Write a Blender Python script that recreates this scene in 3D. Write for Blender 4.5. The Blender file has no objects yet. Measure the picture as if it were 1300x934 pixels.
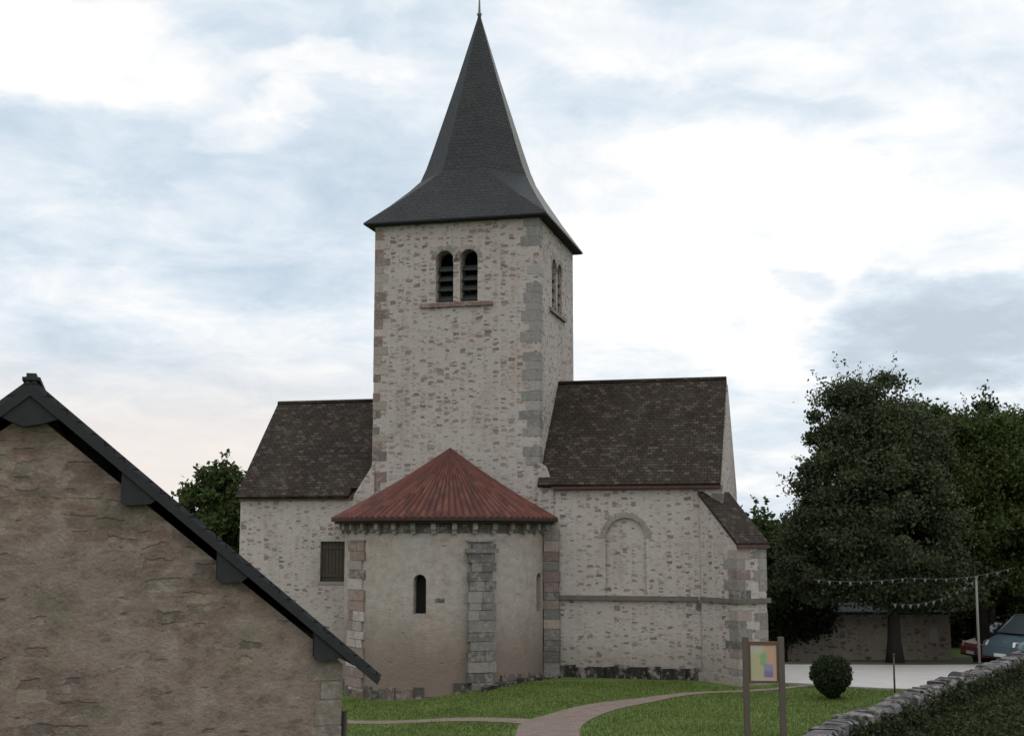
import bpy, bmesh, math, random
import numpy as np
from mathutils import Vector, Matrix
R = math.radians
PI = math.pi
rnd = random.Random(11)
nrng = np.random.default_rng(7)
sc = bpy.context.scene
C = sc.collection

# ------------------------------------------------------------------ camera
cd = bpy.data.cameras.new('camera')
cam = bpy.data.objects.new('camera', cd); C.objects.link(cam)
cam.location = (0, 0, 4.4)
cam.rotation_euler = (R(90) + 0.1295, 0, 0)
cd.sensor_fit = 'HORIZONTAL'; cd.sensor_width = 36.0
cd.lens = 36.0 * 1638.9 / 1300.0
cd.clip_start = 0.1; cd.clip_end = 3000
sc.camera = cam

# ------------------------------------------------------------------ exposure
sc.view_settings.view_transform = 'Standard'
sc.view_settings.look = 'None'
sc.view_settings.exposure = 0.0
sc.view_settings.gamma = 1.0
sc.view_settings.use_curve_mapping = False
try:
    sc.cycles.use_denoising = True
    sc.cycles.max_bounces = 6
    sc.cycles.transparent_max_bounces = 4
except Exception:
    pass

SUN_AZ = R(20.0)      # to the right of straight ahead (+Y), behind the church
SUN_EL = R(24.0)

# ------------------------------------------------------------------ node helper
class NT:
    def __init__(s, nt): s.nt = nt; s.n = nt.nodes; s.l = nt.links
    def new(s, t, **kw):
        o = s.n.new(t)
        for k, v in kw.items():
            if k.startswith('i_'): s.put(o.inputs[k[2:].replace('_', ' ')], v)
            else: setattr(o, k, v)
        return o
    def put(s, inp, v):
        if hasattr(v, 'is_output'): s.l.new(v, inp)
        else: inp.default_value = v
    def m(s, op, a, b=0.0, c=None, clamp=False):
        o = s.n.new('ShaderNodeMath'); o.operation = op; o.use_clamp = clamp
        s.put(o.inputs[0], a); s.put(o.inputs[1], b)
        if c is not None: s.put(o.inputs[2], c)
        return o.outputs[0]
    def mix(s, f, a, b, blend='MIX'):
        o = s.n.new('ShaderNodeMix'); o.data_type = 'RGBA'; o.blend_type = blend; o.clamp_factor = True
        s.put(o.inputs[0], f)
        for i, v in ((6, a), (7, b)):
            if isinstance(v, tuple) and len(v) == 3: v = (*v, 1)
            s.put(o.inputs[i], v)
        return o.outputs[2]
    def ss(s, x, lo, hi, a=0.0, b=1.0):
        o = s.n.new('ShaderNodeMapRange'); o.interpolation_type = 'SMOOTHSTEP'
        s.put(o.inputs[0], x); s.put(o.inputs[1], lo); s.put(o.inputs[2], hi); s.put(o.inputs[3], a); s.put(o.inputs[4], b)
        return o.outputs[0]
    def noise(s, vec, scale, detail=4, rough=.55, dim='3D', dist=0.0):
        o = s.n.new('ShaderNodeTexNoise'); o.noise_dimensions = dim
        s.put(o.inputs['Vector'], vec); o.inputs['Scale'].default_value = scale
        o.inputs['Detail'].default_value = detail; o.inputs['Roughness'].default_value = rough
        o.inputs['Distortion'].default_value = dist
        return o
    def vm(s, op, a, b=(0, 0, 0), scale=None):
        o = s.n.new('ShaderNodeVectorMath'); o.operation = op
        s.put(o.inputs[0], a); s.put(o.inputs[1], b)
        if scale is not None: s.put(o.inputs['Scale'], scale)
        return o.outputs[0]

# ------------------------------------------------------------------ world: sky with clouds
w = bpy.data.worlds.new('World'); sc.world = w; w.use_nodes = True
W = NT(w.node_tree); W.n.clear()
sky = W.new('ShaderNodeTexSky'); sky.sky_type = 'NISHITA'; sky.sun_disc = False
sky.sun_elevation = SUN_EL; sky.sun_rotation = SUN_AZ; sky.air_density = 1.0; sky.dust_density = 2.0
tc = W.new('ShaderNodeTexCoord'); d = tc.outputs['Generated']
sep = W.new('ShaderNodeSeparateXYZ'); W.l.new(d, sep.inputs[0])
dx, dy, dz = sep.outputs
az = W.m('MULTIPLY', W.m('ARCTAN2', dx, dy), 57.2958)
el = W.m('MULTIPLY', W.m('ARCSINE', dz), 57.2958)
# cloud sheet coordinates: look direction projected on a high flat layer
zz = W.m('ADD', W.m('MAXIMUM', dz, 0.0), 0.22)
cp = W.new('ShaderNodeCombineXYZ')
W.l.new(W.m('DIVIDE', dx, zz), cp.inputs[0]); W.l.new(W.m('DIVIDE', dy, zz), cp.inputs[1])
n1 = W.noise(cp.outputs[0], 1.5, 7, .56, dist=.5).outputs[0]
n2 = W.noise(W.vm('ADD', cp.outputs[0], (3.7, 8.1, 0)), 5.5, 8, .62, dist=.5).outputs[0]
wn = W.noise(cp.outputs[0], 3.0, 5, .6)
wsep = W.new('ShaderNodeSeparateColor'); W.l.new(wn.outputs['Color'], wsep.inputs[0])
azw = W.m('ADD', az, W.m('MULTIPLY', W.m('SUBTRACT', wsep.outputs[0], .5), 9.0))
elw = W.m('ADD', el, W.m('MULTIPLY', W.m('SUBTRACT', wsep.outputs[1], .5), 7.0))
def blob(a, e, ra, re):
    x = W.m('DIVIDE', W.m('SUBTRACT', azw, a), ra); y = W.m('DIVIDE', W.m('SUBTRACT', elw, e), re)
    r = W.m('ADD', W.m('MULTIPLY', x, x), W.m('MULTIPLY', y, y))
    return W.ss(r, 0.15, 1.3, 1.0, 0.0)
#        az, el, half widths, weight (+ brighter cloud, - blue-grey cloud)
CL = [(9, 12.0, 9.5, 6, .40), (-19, 20.5, 6, 2.6, .34), (16, 16.5, 7, 4.0, .22), (-12.0, 17.4, 2.8, 1.3, .24), (3.5, 22.0, 7, 1.6, .20), (-10.0, 18.8, 2.0, .8, .26), (-8.5, 20.4, 4.5, 1.1, .26), (-17, 9.8, 4, 1.2, .12), (11, 20.4, 5, 1.4, .24),
      (-18, 16.6, 8, 2.4, -.16), (-10, 14.2, 8, 4.2, -.15), (-20, 10, 6, 3.5, -.05), (19.5, 8.8, 7.0, 3.0, -.60), (22, 7, 5, 2.0, -.10), (12, 17.4, 5.5, 1.4, -.34), (-4, 17.0, 4, 2.2, -.10), (4, 14.6, 4, 1.8, -.10),
      (-11, 22.2, 4.5, 1.4, -.14), (12.3, 10.8, 1.5, 1.1, -.30), (20, 20.3, 3, 1.2, -.10), (-3.0, 22.3, 3, 1.0, -.10), (6, 19.2, 5, 1.6, -.16)]
v = W.m('ADD', .61, W.m('MULTIPLY', W.m('SUBTRACT', n1, .5), 1.25))
v = W.m('ADD', v, W.m('MULTIPLY', W.m('SUBTRACT', n2, .5), .95))
for a, e, ra, re, wt in CL:
    v = W.m('MULTIPLY_ADD', blob(a, e, ra, re), wt, v)
rmp = W.new('ShaderNodeValToRGB'); W.l.new(v, rmp.inputs[0])
els = rmp.color_ramp.elements
els[0].position = 0.0; els[0].color = (.47, .57, .67, 1)
els[1].position = 1.0; els[1].color = (1.1, 1.1, 1.1, 1)
for p_, c_ in ((.26, (.56, .67, .78)), (.48, (.68, .78, .88)), (.68, (.83, .89, .95)), (.86, (.98, .99, 1.0))):
    e_ = els.new(p_); e_.color = (*c_, 1)
# warmer cream band low over the horizon on the left
warm = W.m('MULTIPLY', W.ss(el, 9.5, 3.0, 0, 1), W.ss(az, 2, -12, 0, 1))
cl = W.mix(W.m('MULTIPLY', warm, .8), rmp.outputs[0], (.93, .84, .78))
cl = W.mix(W.m('MULTIPLY', W.ss(dy, .6, -.2, 0, 1), .85), cl, (.79, .785, .775))  # unseen sky behind the viewer tinted warmer for the light on the walls
# unseen sky overhead and behind the viewer, brightened to light the church fronts
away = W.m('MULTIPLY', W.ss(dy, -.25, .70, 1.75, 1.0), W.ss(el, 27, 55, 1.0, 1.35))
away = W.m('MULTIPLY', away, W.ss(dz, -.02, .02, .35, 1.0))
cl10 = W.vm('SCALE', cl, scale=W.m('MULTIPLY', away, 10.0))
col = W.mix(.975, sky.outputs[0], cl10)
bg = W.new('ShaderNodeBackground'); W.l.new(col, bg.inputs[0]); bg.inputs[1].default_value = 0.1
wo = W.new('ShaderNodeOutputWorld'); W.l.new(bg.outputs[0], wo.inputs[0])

# ------------------------------------------------------------------ sun (veiled)
sl = bpy.data.lights.new('sun', 'SUN'); sl.energy = 0.5; sl.angle = R(25); sl.color = (1, .94, .86)
so = bpy.data.objects.new('sun', sl); C.objects.link(so)
so.rotation_euler = Vector((math.sin(SUN_AZ)*math.cos(SUN_EL), math.cos(SUN_AZ)*math.cos(SUN_EL), math.sin(SUN_EL))).to_track_quat('Z', 'Y').to_euler()
so.location = (20, 60, 40)

# ------------------------------------------------------------------ mesh helpers
def uvs(me, mode='box', R0=1.0, cx=0.0):
    uv = me.uv_layers.new(name='UVMap') if not me.uv_layers else me.uv_layers[0]
    Z = Vector((0, 0, 1))
    for p in me.polygons:
        n = p.normal
        if mode == 'polar' and abs(n.z) < .6:
            mid = p.center; a0 = math.atan2(mid.y, mid.x - cx)
            for li in p.loop_indices:
                co = me.vertices[me.loops[li].vertex_index].co
                a = math.atan2(co.y, co.x - cx)
                if a - a0 > PI: a -= 2*PI
                if a0 - a > PI: a += 2*PI
                uv.data[li].uv = (a*R0 + 40, co.z)
            continue
        if abs(n.z) > .95:
            t = Vector((1, 0, 0)); b = Vector((0, 1, 0))
        else:
            t = Z.cross(n).normalized(); b = n.cross(t)
        for li in p.loop_indices:
            co = me.vertices[me.loops[li].vertex_index].co
            uv.data[li].uv = (co.dot(t), co.dot(b))

class MB:
    def __init__(s): s.bm = bmesh.new(); s.cl = s.bm.loops.layers.float_color.new('Col')
    def faces(s, vs, fs, col=None, smooth=False):
        bv = [s.bm.verts.new(v) for v in vs]; out = []
        for f in fs:
            try: bf = s.bm.faces.new([bv[i] for i in f])
            except ValueError: continue
            bf.smooth = smooth
            if col:
                for l in bf.loops: l[s.cl] = (*col, 1)
            out.append(bf)
        return out
    def box(s, x0, x1, y0, y1, z0, z1, col=None, j=0.0):
        J = lambda: rnd.uniform(-j, j)
        vs = [(x+J(), y+J(), z+J()) for z in (z0, z1) for y in (y0, y1) for x in (x0, x1)]
        s.faces(vs, [(0, 2, 3, 1), (4, 5, 7, 6), (0, 1, 5, 4), (2, 6, 7, 3), (0, 4, 6, 2), (1, 3, 7, 5)], col)
    def prism(s, poly, vec, col=None):
        n = len(poly); v = Vector(vec)
        vs = [Vector(p) for p in poly] + [Vector(p) + v for p in poly]
        s.faces(vs, [tuple(range(n))[::-1], tuple(range(n, 2*n))] + [(i, (i+1) % n, n+(i+1) % n, n+i) for i in range(n)], col)
    def tube(s, pts, rad, seg=8, col=None, cap=True):
        pts = [Vector(p) for p in pts]; n = len(pts)
        if not hasattr(rad, '__len__'): rad = [rad]*n
        rings = []; up = Vector((0, 0, 1))
        for i, p in enumerate(pts):
            t = (pts[min(i+1, n-1)] - pts[max(i-1, 0)]).normalized()
            u = t.cross(up if abs(t.z) < .95 else Vector((1, 0, 0))).normalized(); w_ = u.cross(t)
            rings.append([s.bm.verts.new(p + (u*math.cos(2*PI*k/seg) + w_*math.sin(2*PI*k/seg))*rad[i]) for k in range(seg)])
        fs = []
        for a, b in zip(rings, rings[1:]):
            for k in range(seg):
                f = s.bm.faces.new((a[k], a[(k+1) % seg], b[(k+1) % seg], b[k])); f.smooth = True; fs.append(f)
        if cap:
            fs.append(s.bm.faces.new(rings[0][::-1])); fs.append(s.bm.faces.new(rings[-1]))
        if col:
            for f in fs:
                for l in f.loops: l[s.cl] = (*col, 1)
    def polar(s, c, r0, r1, p0, p1, z0, z1, col=None, seg=3):
        # block following the round wall; angle from -x towards -y
        vs = []; 
        for i in range(seg+1):
            p = p0 + (p1-p0)*i/seg
            for r in (r0, r1):
                for z in (z0, z1): vs.append((c - r*math.cos(p), -r*math.sin(p), z))
        fs = []
        for i in range(seg):
            a = 4*i; b = a+4
            fs += [(a, b, b+1, a+1), (a+2, a+3, b+3, b+2), (a, a+2, b+2, b), (a+1, b+1, b+3, a+3)]
        fs += [(0, 1, 3, 2), (4*seg, 4*seg+2, 4*seg+3, 4*seg+1)]
        s.faces(vs, fs, col)
    def fill(s, outer, holes, thick, M, col=None):
        """flat panel with holes, drawn in 2D and given a thickness"""
        cu = bpy.data.curves.new('tmp', 'CURVE'); cu.dimensions = '2D'; cu.fill_mode = 'BOTH'; cu.extrude = thick/2
        for loop in [outer] + holes:
            sp = cu.splines.new('POLY'); sp.points.add(len(loop)-1); sp.use_cyclic_u = True
            for i, (x, y) in enumerate(loop): sp.points[i].co = (x, y, 0, 1)
        o = bpy.data.objects.new('tmp', cu); C.objects.link(o)
        dg = bpy.context.evaluated_depsgraph_get()
        me = bpy.data.meshes.new_from_object(o.evaluated_get(dg))
        me.transform(M)
        if M.determinant() < 0: me.flip_normals()
        n0 = len(s.bm.faces); s.bm.from_mesh(me)
        bpy.data.objects.remove(o); bpy.data.curves.remove(cu); bpy.data.meshes.remove(me)
        s.bm.faces.ensure_lookup_table()
        for f in s.bm.faces[n0:]:
            f.smooth = False
            if col:
                for l in f.loops: l[s.cl] = (*col, 1)
    def build(s, name, mat, parent=None, uv='box', R0=1.0, cx=0.0, fix=True, bevel=0, weld=True):
        if weld: bmesh.ops.remove_doubles(s.bm, verts=s.bm.verts, dist=1e-5)
        if fix: bmesh.ops.recalc_face_normals(s.bm, faces=s.bm.faces)
        if bevel: bmesh.ops.bevel(s.bm, geom=[e for e in s.bm.edges if e.calc_face_angle(0) > .5], offset=bevel, segments=2, affect='EDGES')
        me = bpy.data.meshes.new(name); s.bm.to_mesh(me); s.bm.free()
        uvs(me, uv, R0, cx)
        me.materials.append(mat)
        o = bpy.data.objects.new(name, me); C.objects.link(o)
        if parent: o.parent = parent
        return o

def tag(o, label=None, cat=None, group=None, kind=None):
    if label: o['label'] = label
    if cat: o['category'] = cat
    if group: o['group'] = group
    if kind: o['kind'] = kind
    return o
def thing(name, label, cat, loc=(0, 0, 0), rz=0.0, group=None):
    o = bpy.data.objects.new(name, None); C.objects.link(o)
    o.location = loc; o.rotation_euler = (0, 0, rz); o.empty_display_size = .3
    return tag(o, label, cat, group)
# panel drawn in (along x, up z): front face normal -y, y from yf to yf+t
def panel_xz(yf, t): return Matrix(((1, 0, 0, 0), (0, 0, 1, yf+t/2), (0, 1, 0, 0), (0, 0, 0, 1)))
# panel drawn in (along y, up z): outer face at x = xf, thickness towards -x
def panel_yz(xf, t): return Matrix(((0, 0, 1, xf-t/2), (1, 0, 0, 0), (0, 1, 0, 0), (0, 0, 0, 1)))
def arch(xc, wd, z0, zt, n=12):
    r = wd/2
    return [(xc-r, z0), (xc+r, z0)] + [(xc + r*math.cos(PI*k/n), zt-r + r*math.sin(PI*k/n)) for k in range(n+1)]

# ------------------------------------------------------------------ materials
def mat(name, rough=.85):
    m = bpy.data.materials.new(name); m.use_nodes = True
    N = NT(m.node_tree); b = N.n['Principled BSDF']; b.inputs['Roughness'].default_value = rough
    b.inputs['Specular IOR Level'].default_value = .25
    return m, N, b
def bump(N, b, h, dist=.02, st=.6):
    o = N.new('ShaderNodeBump'); o.inputs['Strength'].default_value = st; o.inputs['Distance'].default_value = dist
    N.put(o.inputs['Height'], h); N.l.new(o.outputs[0], b.inputs['Normal'])
def uvn(N): return N.new('ShaderNodeTexCoord').outputs['UV']
def objc(N): return N.new('ShaderNodeTexCoord').outputs['Object']

def masonry(name, mortar, mortar2, stones, amount=.55, sx=3.2, sy=6.5, big=.5, stain=(.20, .17, .15), stain_amt=.35, damp=None, moss=0.0, k2a=.55, barn_like=False, grit=0.0):
    """lime-pointed rubble: pale mortar with uneven stones showing through in courses"""
    m, N, b = mat(name, .92)
    uv = uvn(N); ob = objc(N)
    wob = N.noise(uv, 1.7, 3, .6)
    uvw = N.vm('ADD', uv, N.vm('SCALE', N.vm('SUBTRACT', wob.outputs['Color'], (.5, .5, .5)), scale=.22))
    fine = N.noise(uv, 22, 5, .65).outputs[0]; mid = N.noise(uv, 5.5, 5, .6).outputs[0]; lg = N.noise(uv, .7, 4, .6).outputs[0]
    def layer(scx, scy, off):
        mp = N.new('ShaderNodeMapping'); N.l.new(uvw, mp.inputs[0]); mp.inputs['Scale'].default_value = (scx, scy, 1); mp.inputs['Location'].default_value = (off, off*1.7, 0)
        vo = N.new('ShaderNodeTexVoronoi'); vo.voronoi_dimensions = '2D'; vo.distance = 'CHEBYCHEV'; vo.inputs['Randomness'].default_value = .75
        vo.inputs['Scale'].default_value = 1.0
        N.l.new(mp.outputs[0], vo.inputs['Vector'])
        s_ = N.new('ShaderNodeSeparateColor'); N.l.new(vo.outputs['Color'], s_.inputs[0])
        lim = N.m('ADD', N.m('MULTIPLY', N.m('SUBTRACT', s_.outputs[0], 1-amount), .75), N.m('MULTIPLY', N.m('SUBTRACT', lg, .5), big))
        if barn_like:    # render has fallen off under the verge and near the foot of the gable
            sp_ = N.new('ShaderNodeSeparateXYZ'); N.l.new(ob, sp_.inputs[0]); hgt_ = N.m('ADD', sp_.outputs[2], N.m('MULTIPLY', sp_.outputs[0], .35))
            lim = N.m('ADD', lim, N.m('ADD', N.m('MULTIPLY', N.ss(hgt_, 2.7, 3.7), .62), N.m('MULTIPLY', N.ss(sp_.outputs[2], 2.5, 1.9), .20)))
            lim = N.m('SUBTRACT', lim, .12)
        dd = N.m('ADD', vo.outputs['Distance'], N.m('MULTIPLY', N.m('SUBTRACT', mid, .5), .30))
        k = N.ss(N.m('SUBTRACT', N.m('MINIMUM', lim, .43), dd), -.05, .07)
        return k, s_
    k1, s1 = layer(sx, sy, 0.0)
    k2, s2 = layer(sx*1.45, sy*1.35, 7.3); k3, s3 = layer(sx*.8, sy*1.0, 13.1)
    base = N.mix(N.ss(lg, .35, .65), mortar, mortar2)
    base = N.mix(N.m('MULTIPLY', N.ss(mid, .3, .75), .30), base, tuple(c*.66 for c in mortar))
    st = N.new('ShaderNodeValToRGB'); st.color_ramp.interpolation = 'CONSTANT'; N.l.new(s1.outputs[1], st.inputs[0])
    e = st.color_ramp.elements
    e[0].color = (*stones[0], 1); e[1].position = 1/len(stones); e[1].color = (*stones[1], 1)
    for i in range(2, len(stones)):
        q = e.new(i/len(stones)); q.color = (*stones[i], 1)
    stc = N.mix(N.m('MULTIPLY', fine, .35), st.outputs[0], (.12, .10, .09))
    c = N.mix(N.m('MULTIPLY', k3, .42), base, N.mix(s3.outputs[2], (.235, .19, .165), (.20, .18, .155)) if not barn_like else stc)
    c = N.mix(N.m('MULTIPLY', k1, .78), c, stc)
    c = N.mix(N.m('MULTIPLY', k2, k2a), c, N.mix(s2.outputs[1], stones[0], stones[-1]))
    sn = N.noise(N.vm('MULTIPLY', uv, (1.0, .45, 1.0)), .9, 5, .62).outputs[0]
    c = N.mix(N.m('MULTIPLY', N.ss(sn, .50, .68), stain_amt), c, stain)
    if grit:
        hs = N.noise(uv, 3.2, 8, .7).outputs[0]
        c = N.mix(N.m('MULTIPLY', N.ss(hs, .48, .62), grit), c, (.355, .33, .30)); c = N.mix(N.m('MULTIPLY', N.ss(hs, .48, .36), grit), c, (.18, .157, .135))
    if barn_like:    # coarse weathered render: gritty mottling, worn pale scars and dark pits
        hs = N.noise(N.vm('MULTIPLY', uv, (1.0, 1.3, 1.0)), 2.6, 9, .74).outputs[0]; ht = N.noise(uv, 17, 6, .7).outputs[0]
        c = N.mix(N.m('MULTIPLY', N.ss(hs, .50, .63), .65), c, (.245, .205, .172))
        c = N.mix(N.m('MULTIPLY', N.ss(hs, .48, .36), .68), c, (.085, .066, .054))
        c = N.mix(N.m('MULTIPLY', N.ss(ht, .42, .32), .6), c, (.05, .042, .035))
        c = N.mix(N.m('MULTIPLY', N.ss(ht, .60, .70), .5), c, (.30, .27, .23))
    if damp:     # rising damp, lichen and soot near the foot of the wall
        sp = N.new('ShaderNodeSeparateXYZ'); N.l.new(ob, sp.inputs[0])
        zz_ = N.m('ADD', sp.outputs[2], N.m('MULTIPLY', N.m('SUBTRACT', sn, .5), 2.2))
        c = N.mix(N.m('MULTIPLY', N.ss(zz_, damp[1], damp[0]), damp[3]), c, damp[2])
    if moss:
        c = N.mix(N.m('MULTIPLY', N.ss(N.noise(ob, 1.3, 5, .6).outputs[0], .55, .72), moss), c, (.10, .12, .06))
    c = N.mix(.5, c, N.mix(fine, (.30, .30, .30), (.72, .72, .72)), 'OVERLAY')
    N.l.new(c, b.inputs['Base Color'])
    h = N.m('ADD', N.m('MULTIPLY', k1, -.35), N.m('ADD', N.m('MULTIPLY', mid, .6), N.m('MULTIPLY', fine, .35)))
    bump(N, b, h, .05, .8)
    return m

PINK = (.15, .095, .08); GREY = (.125, .12, .112); DARK = (.065, .058, .052); TAN = (.20, .17, .14)
M = {}
M['church'] = masonry('church_masonry', (.35, .325, .303), (.355, .311, .288), [TAN, GREY, DARK, TAN, PINK, (.17, .125, .105)], .50, 3.5, 7.4, damp=(.0, 1.5, (.15, .14, .11), .55))
M['tower'] = masonry('tower_masonry', (.335, .31, .29), (.338, .292, .270), [TAN, GREY, DARK, TAN, PINK, (.17, .125, .105)], .55, 3.6, 7.6, damp=(7.0, 9.0, (.30, .29, .27), .15))
M['apse'] = masonry('apse_render', (.295, .274, .25), (.295, .260, .232), [TAN, GREY, (.26, .2, .16), TAN], .16, 2.4, 4.4, .5, stain=(.27, .20, .15), stain_amt=.5, damp=(.3, 2.7, (.150, .115, .092), .85), grit=.45)
M['barn'] = masonry('barn_masonry', (.196, .156, .134), (.172, .131, .112), [(.11, .08, .065), (.145, .13, .105), (.07, .06, .05), (.215, .185, .15), (.10, .09, .075), (.15, .10, .08)], .55, 2.1, 5.6, 2.3, stain=(.125, .098, .082), stain_amt=.5, moss=.40, k2a=.5, barn_like=True)
M['shed'] = masonry('shed_masonry', (.36, .32, .275), (.38, .335, .285), [GREY, TAN, DARK, PINK], .5, 3.0, 6.0)
M['garden_wall'] = masonry('churchyard_wall_stone', (.075, .07, .065), (.09, .085, .08), [(.10, .095, .09), (.15, .145, .14), (.05, .045, .04), (.07, .065, .055)], .85, 4.0, 7.0, moss=.6)

def quoin_mat():
    m, N, b = mat('quoin_stone', .9)
    at = N.new('ShaderNodeAttribute', attribute_name='Col'); ob = objc(N)
    f = N.noise(ob, 14, 5, .65).outputs[0]; g = N.noise(ob, 2.3, 4, .6).outputs[0]
    h2 = N.noise(ob, 6, 5, .65).outputs[0]
    c = N.mix(N.m('MULTIPLY', N.ss(N.m('ADD', N.m('MULTIPLY', g, .45), N.m('MULTIPLY', h2, .55)), .48, .60), .75), at.outputs[0], (.225, .203, .188))
    c = N.mix(N.m('MULTIPLY', N.ss(h2, .42, .28), .5), c, (.06, .055, .048))
    c = N.mix(.8, c, N.mix(f, (.25, .25, .25), (.76, .76, .76)), 'OVERLAY')
    N.l.new(c, b.inputs['Base Color']); bump(N, b, f, .03, .7)
    return m
M['quoin'] = quoin_mat()

def roof_tiles(name, cols, bw=.17, rh=.12, moss=.25, mosscol=(.10, .10, .07), rough=.8, bst=.8):
    m, N, b = mat(name, rough); b.inputs['Specular IOR Level'].default_value = .10
    uv = uvn(N)
    wob = N.noise(uv, 1.3, 3, .6)
    uvw = N.vm('ADD', uv, N.vm('SCALE', N.vm('SUBTRACT', wob.outputs['Color'], (.5, .5, .5)), scale=.07))
    br = N.new('ShaderNodeTexBrick'); N.l.new(uvw, br.inputs['Vector'])
    br.inputs['Scale'].default_value = 1; br.inputs['Brick Width'].default_value = bw; br.inputs['Row Height'].default_value = rh
    br.inputs['Mortar Size'].default_value = .008; br.inputs['Mortar Smooth'].default_value = .3; br.offset = .5
    br.inputs['Color1'].default_value = (0, 0, 0, 1); br.inputs['Color2'].default_value = (1, 1, 1, 1); br.inputs['Mortar'].default_value = (.5, .5, .5, 1)
    rp = N.new('ShaderNodeValToRGB'); N.l.new(br.outputs['Color'], rp.inputs[0])
    e = rp.color_ramp.elements; e[0].color = (*cols[0], 1); e[1].color = (*cols[-1], 1)
    for i in range(1, len(cols)-1):
        q = e.new(i/(len(cols)-1)); q.color = (*cols[i], 1)
    g = N.noise(uv, .9, 5, .6).outputs[0]; f = N.noise(uv, 9, 5, .7).outputs[0]
    c = N.mix(br.outputs['Fac'], rp.outputs[0], tuple(x*.35 for x in cols[0]))
    c = N.mix(N.m('MULTIPLY', N.ss(N.m('ADD', N.m('MULTIPLY', g, .5), N.m('MULTIPLY', f, .5)), .47, .66), moss*2), c, mosscol)
    c = N.mix(.85, c, N.mix(f, (.18, .18, .18), (.86, .86, .86)), 'OVERLAY')
    N.l.new(c, b.inputs['Base Color'])
    sv = N.new('ShaderNodeSeparateXYZ'); N.l.new(uvw, sv.inputs[0])
    saw = N.m('SUBTRACT', 1.0, N.m('FRACT', N.m('DIVIDE', sv.outputs[1], rh)))
    h = N.m('ADD', N.m('MULTIPLY', saw, .6), N.m('ADD', N.m('MULTIPLY', br.outputs['Fac'], -.6), N.m('MULTIPLY', f, .5)))
    bump(N, b, h, .03, bst)
    return m
M['tiles'] = roof_tiles('old_brown_tiles', [(.018, .013, .010), (.030, .020, .016), (.024, .021, .016), (.026, .017, .014), (.042, .031, .026), (.060, .049, .041)], .19, .13, moss=.22, mosscol=(.052, .050, .036))
M['slate'] = roof_tiles('spire_slate', [(.022, .0235, .025), (.028, .030, .032), (.024, .026, .027)], .22, .14, .28, (.036, .038, .037), .6, bst=.35)
M['barn_slate'] = roof_tiles('barn_slate', [(0.0176, 0.0192, 0.0224), (0.0272, 0.0304, 0.0352), (0.0208, 0.0224, 0.0256)], .22, .14, .1, (0.04, 0.04, 0.04), .55)

def rib_tiles():
    m, N, b = mat('red_canal_tiles', .8)
    uv = uvn(N); s_ = N.new('ShaderNodeSeparateXYZ'); N.l.new(uv, s_.inputs[0])
    cell = N.new('ShaderNodeCombineXYZ')
    N.l.new(N.m('FLOOR', s_.outputs[0]), cell.inputs[0]); N.l.new(N.m('FLOOR', N.m('MULTIPLY', s_.outputs[1], 2.6)), cell.inputs[1])
    wn_ = N.new('ShaderNodeTexWhiteNoise'); N.l.new(cell.outputs[0], wn_.inputs[0])
    ob = objc(N); g = N.noise(ob, 1.6, 5, .6).outputs[0]; f = N.noise(ob, 12, 4, .6).outputs[0]
    rp = N.new('ShaderNodeValToRGB'); N.l.new(wn_.outputs[0], rp.inputs[0])
    e = rp.color_ramp.elements; e[0].color = (.055, .020, .016, 1); e[1].color = (.112, .044, .032, 1)
    q = e.new(.5); q.color = (.092, .028, .020, 1)
    c = N.mix(N.m('MULTIPLY', N.ss(g, .45, .7), .5), rp.outputs[0], (.045, .028, .026))
    c = N.mix(.6, c, N.mix(f, (.28, .28, .28), (.72, .72, .72)), 'OVERLAY')
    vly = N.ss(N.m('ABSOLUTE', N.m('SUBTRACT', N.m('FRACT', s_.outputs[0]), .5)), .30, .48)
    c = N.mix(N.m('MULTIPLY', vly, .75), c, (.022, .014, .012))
    N.l.new(c, b.inputs['Base Color'])
    saw = N.m('FRACT', N.m('MULTIPLY', s_.outputs[1], 2.6))
    bump(N, b, N.m('ADD', saw, N.m('MULTIPLY', f, .4)), .03, .7)
    return m
M['redtile'] = rib_tiles()

def plain(name, col, rough=.8, var=.35, scale=8, metal=0.0, stretch=(1, 1, 1), st=.3):
    m, N, b = mat(name, rough); b.inputs['Metallic'].default_value = metal
    ob = N.vm('MULTIPLY', objc(N), stretch)
    f = N.noise(ob, scale, 5, .65).outputs[0]
    c = N.mix(f, tuple(x*(1-var) for x in col), tuple(min(1, x*(1+var)) for x in col))
    N.l.new(c, b.inputs['Base Color']); bump(N, b, f, .01, st)
    return m
M['fascia'] = plain('dark_board', (.022, .021, .022), .8)
M['slateface'] = plain('slate_hung_face', (.016, .017, .019), .7, .5, 6, st=.8)
M['eave_stone'] = plain('eave_stone', (.17, .14, .11), .9, .4, 5)
M['course'] = plain('string_course_stone', (.105, .092, .078), .9, .6, 4)
M['eave_red'] = plain('eave_tile_red', (.075, .04, .034), .85, .5, 6)
M['louvre'] = plain('louvre_slate', (.035, .042, .038), .6)
M['void'] = plain('dark_interior', (.012, .012, .012), 1)
M['glass'] = plain('dark_leaded_glass', (.014, .015, .014), .15, .2, 20)
M['shutter'] = plain('brown_window_boards', (.048, .040, .032), .8, .5, 3, stretch=(6, 6, 1))
M['metal'] = plain('lead_rod', (.10, .10, .10), .5, .2, 5)
M['post'] = plain('weathered_post_wood', (.085, .072, .060), .85, .4, 10, stretch=(8, 8, 1))
M['framewood'] = plain('panel_frame_wood', (.10, .062, .036), .8, .3, 8)
M['palepole'] = plain('pale_pole_paint', (.17, .17, .155), .5, .25, 4)
M['darkpole'] = plain('dark_stake', (.045, .04, .035), .7)
M['pennant'] = plain('pale_pennant_cloth', (.13, .14, .135), .8, .25, 6)
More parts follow.
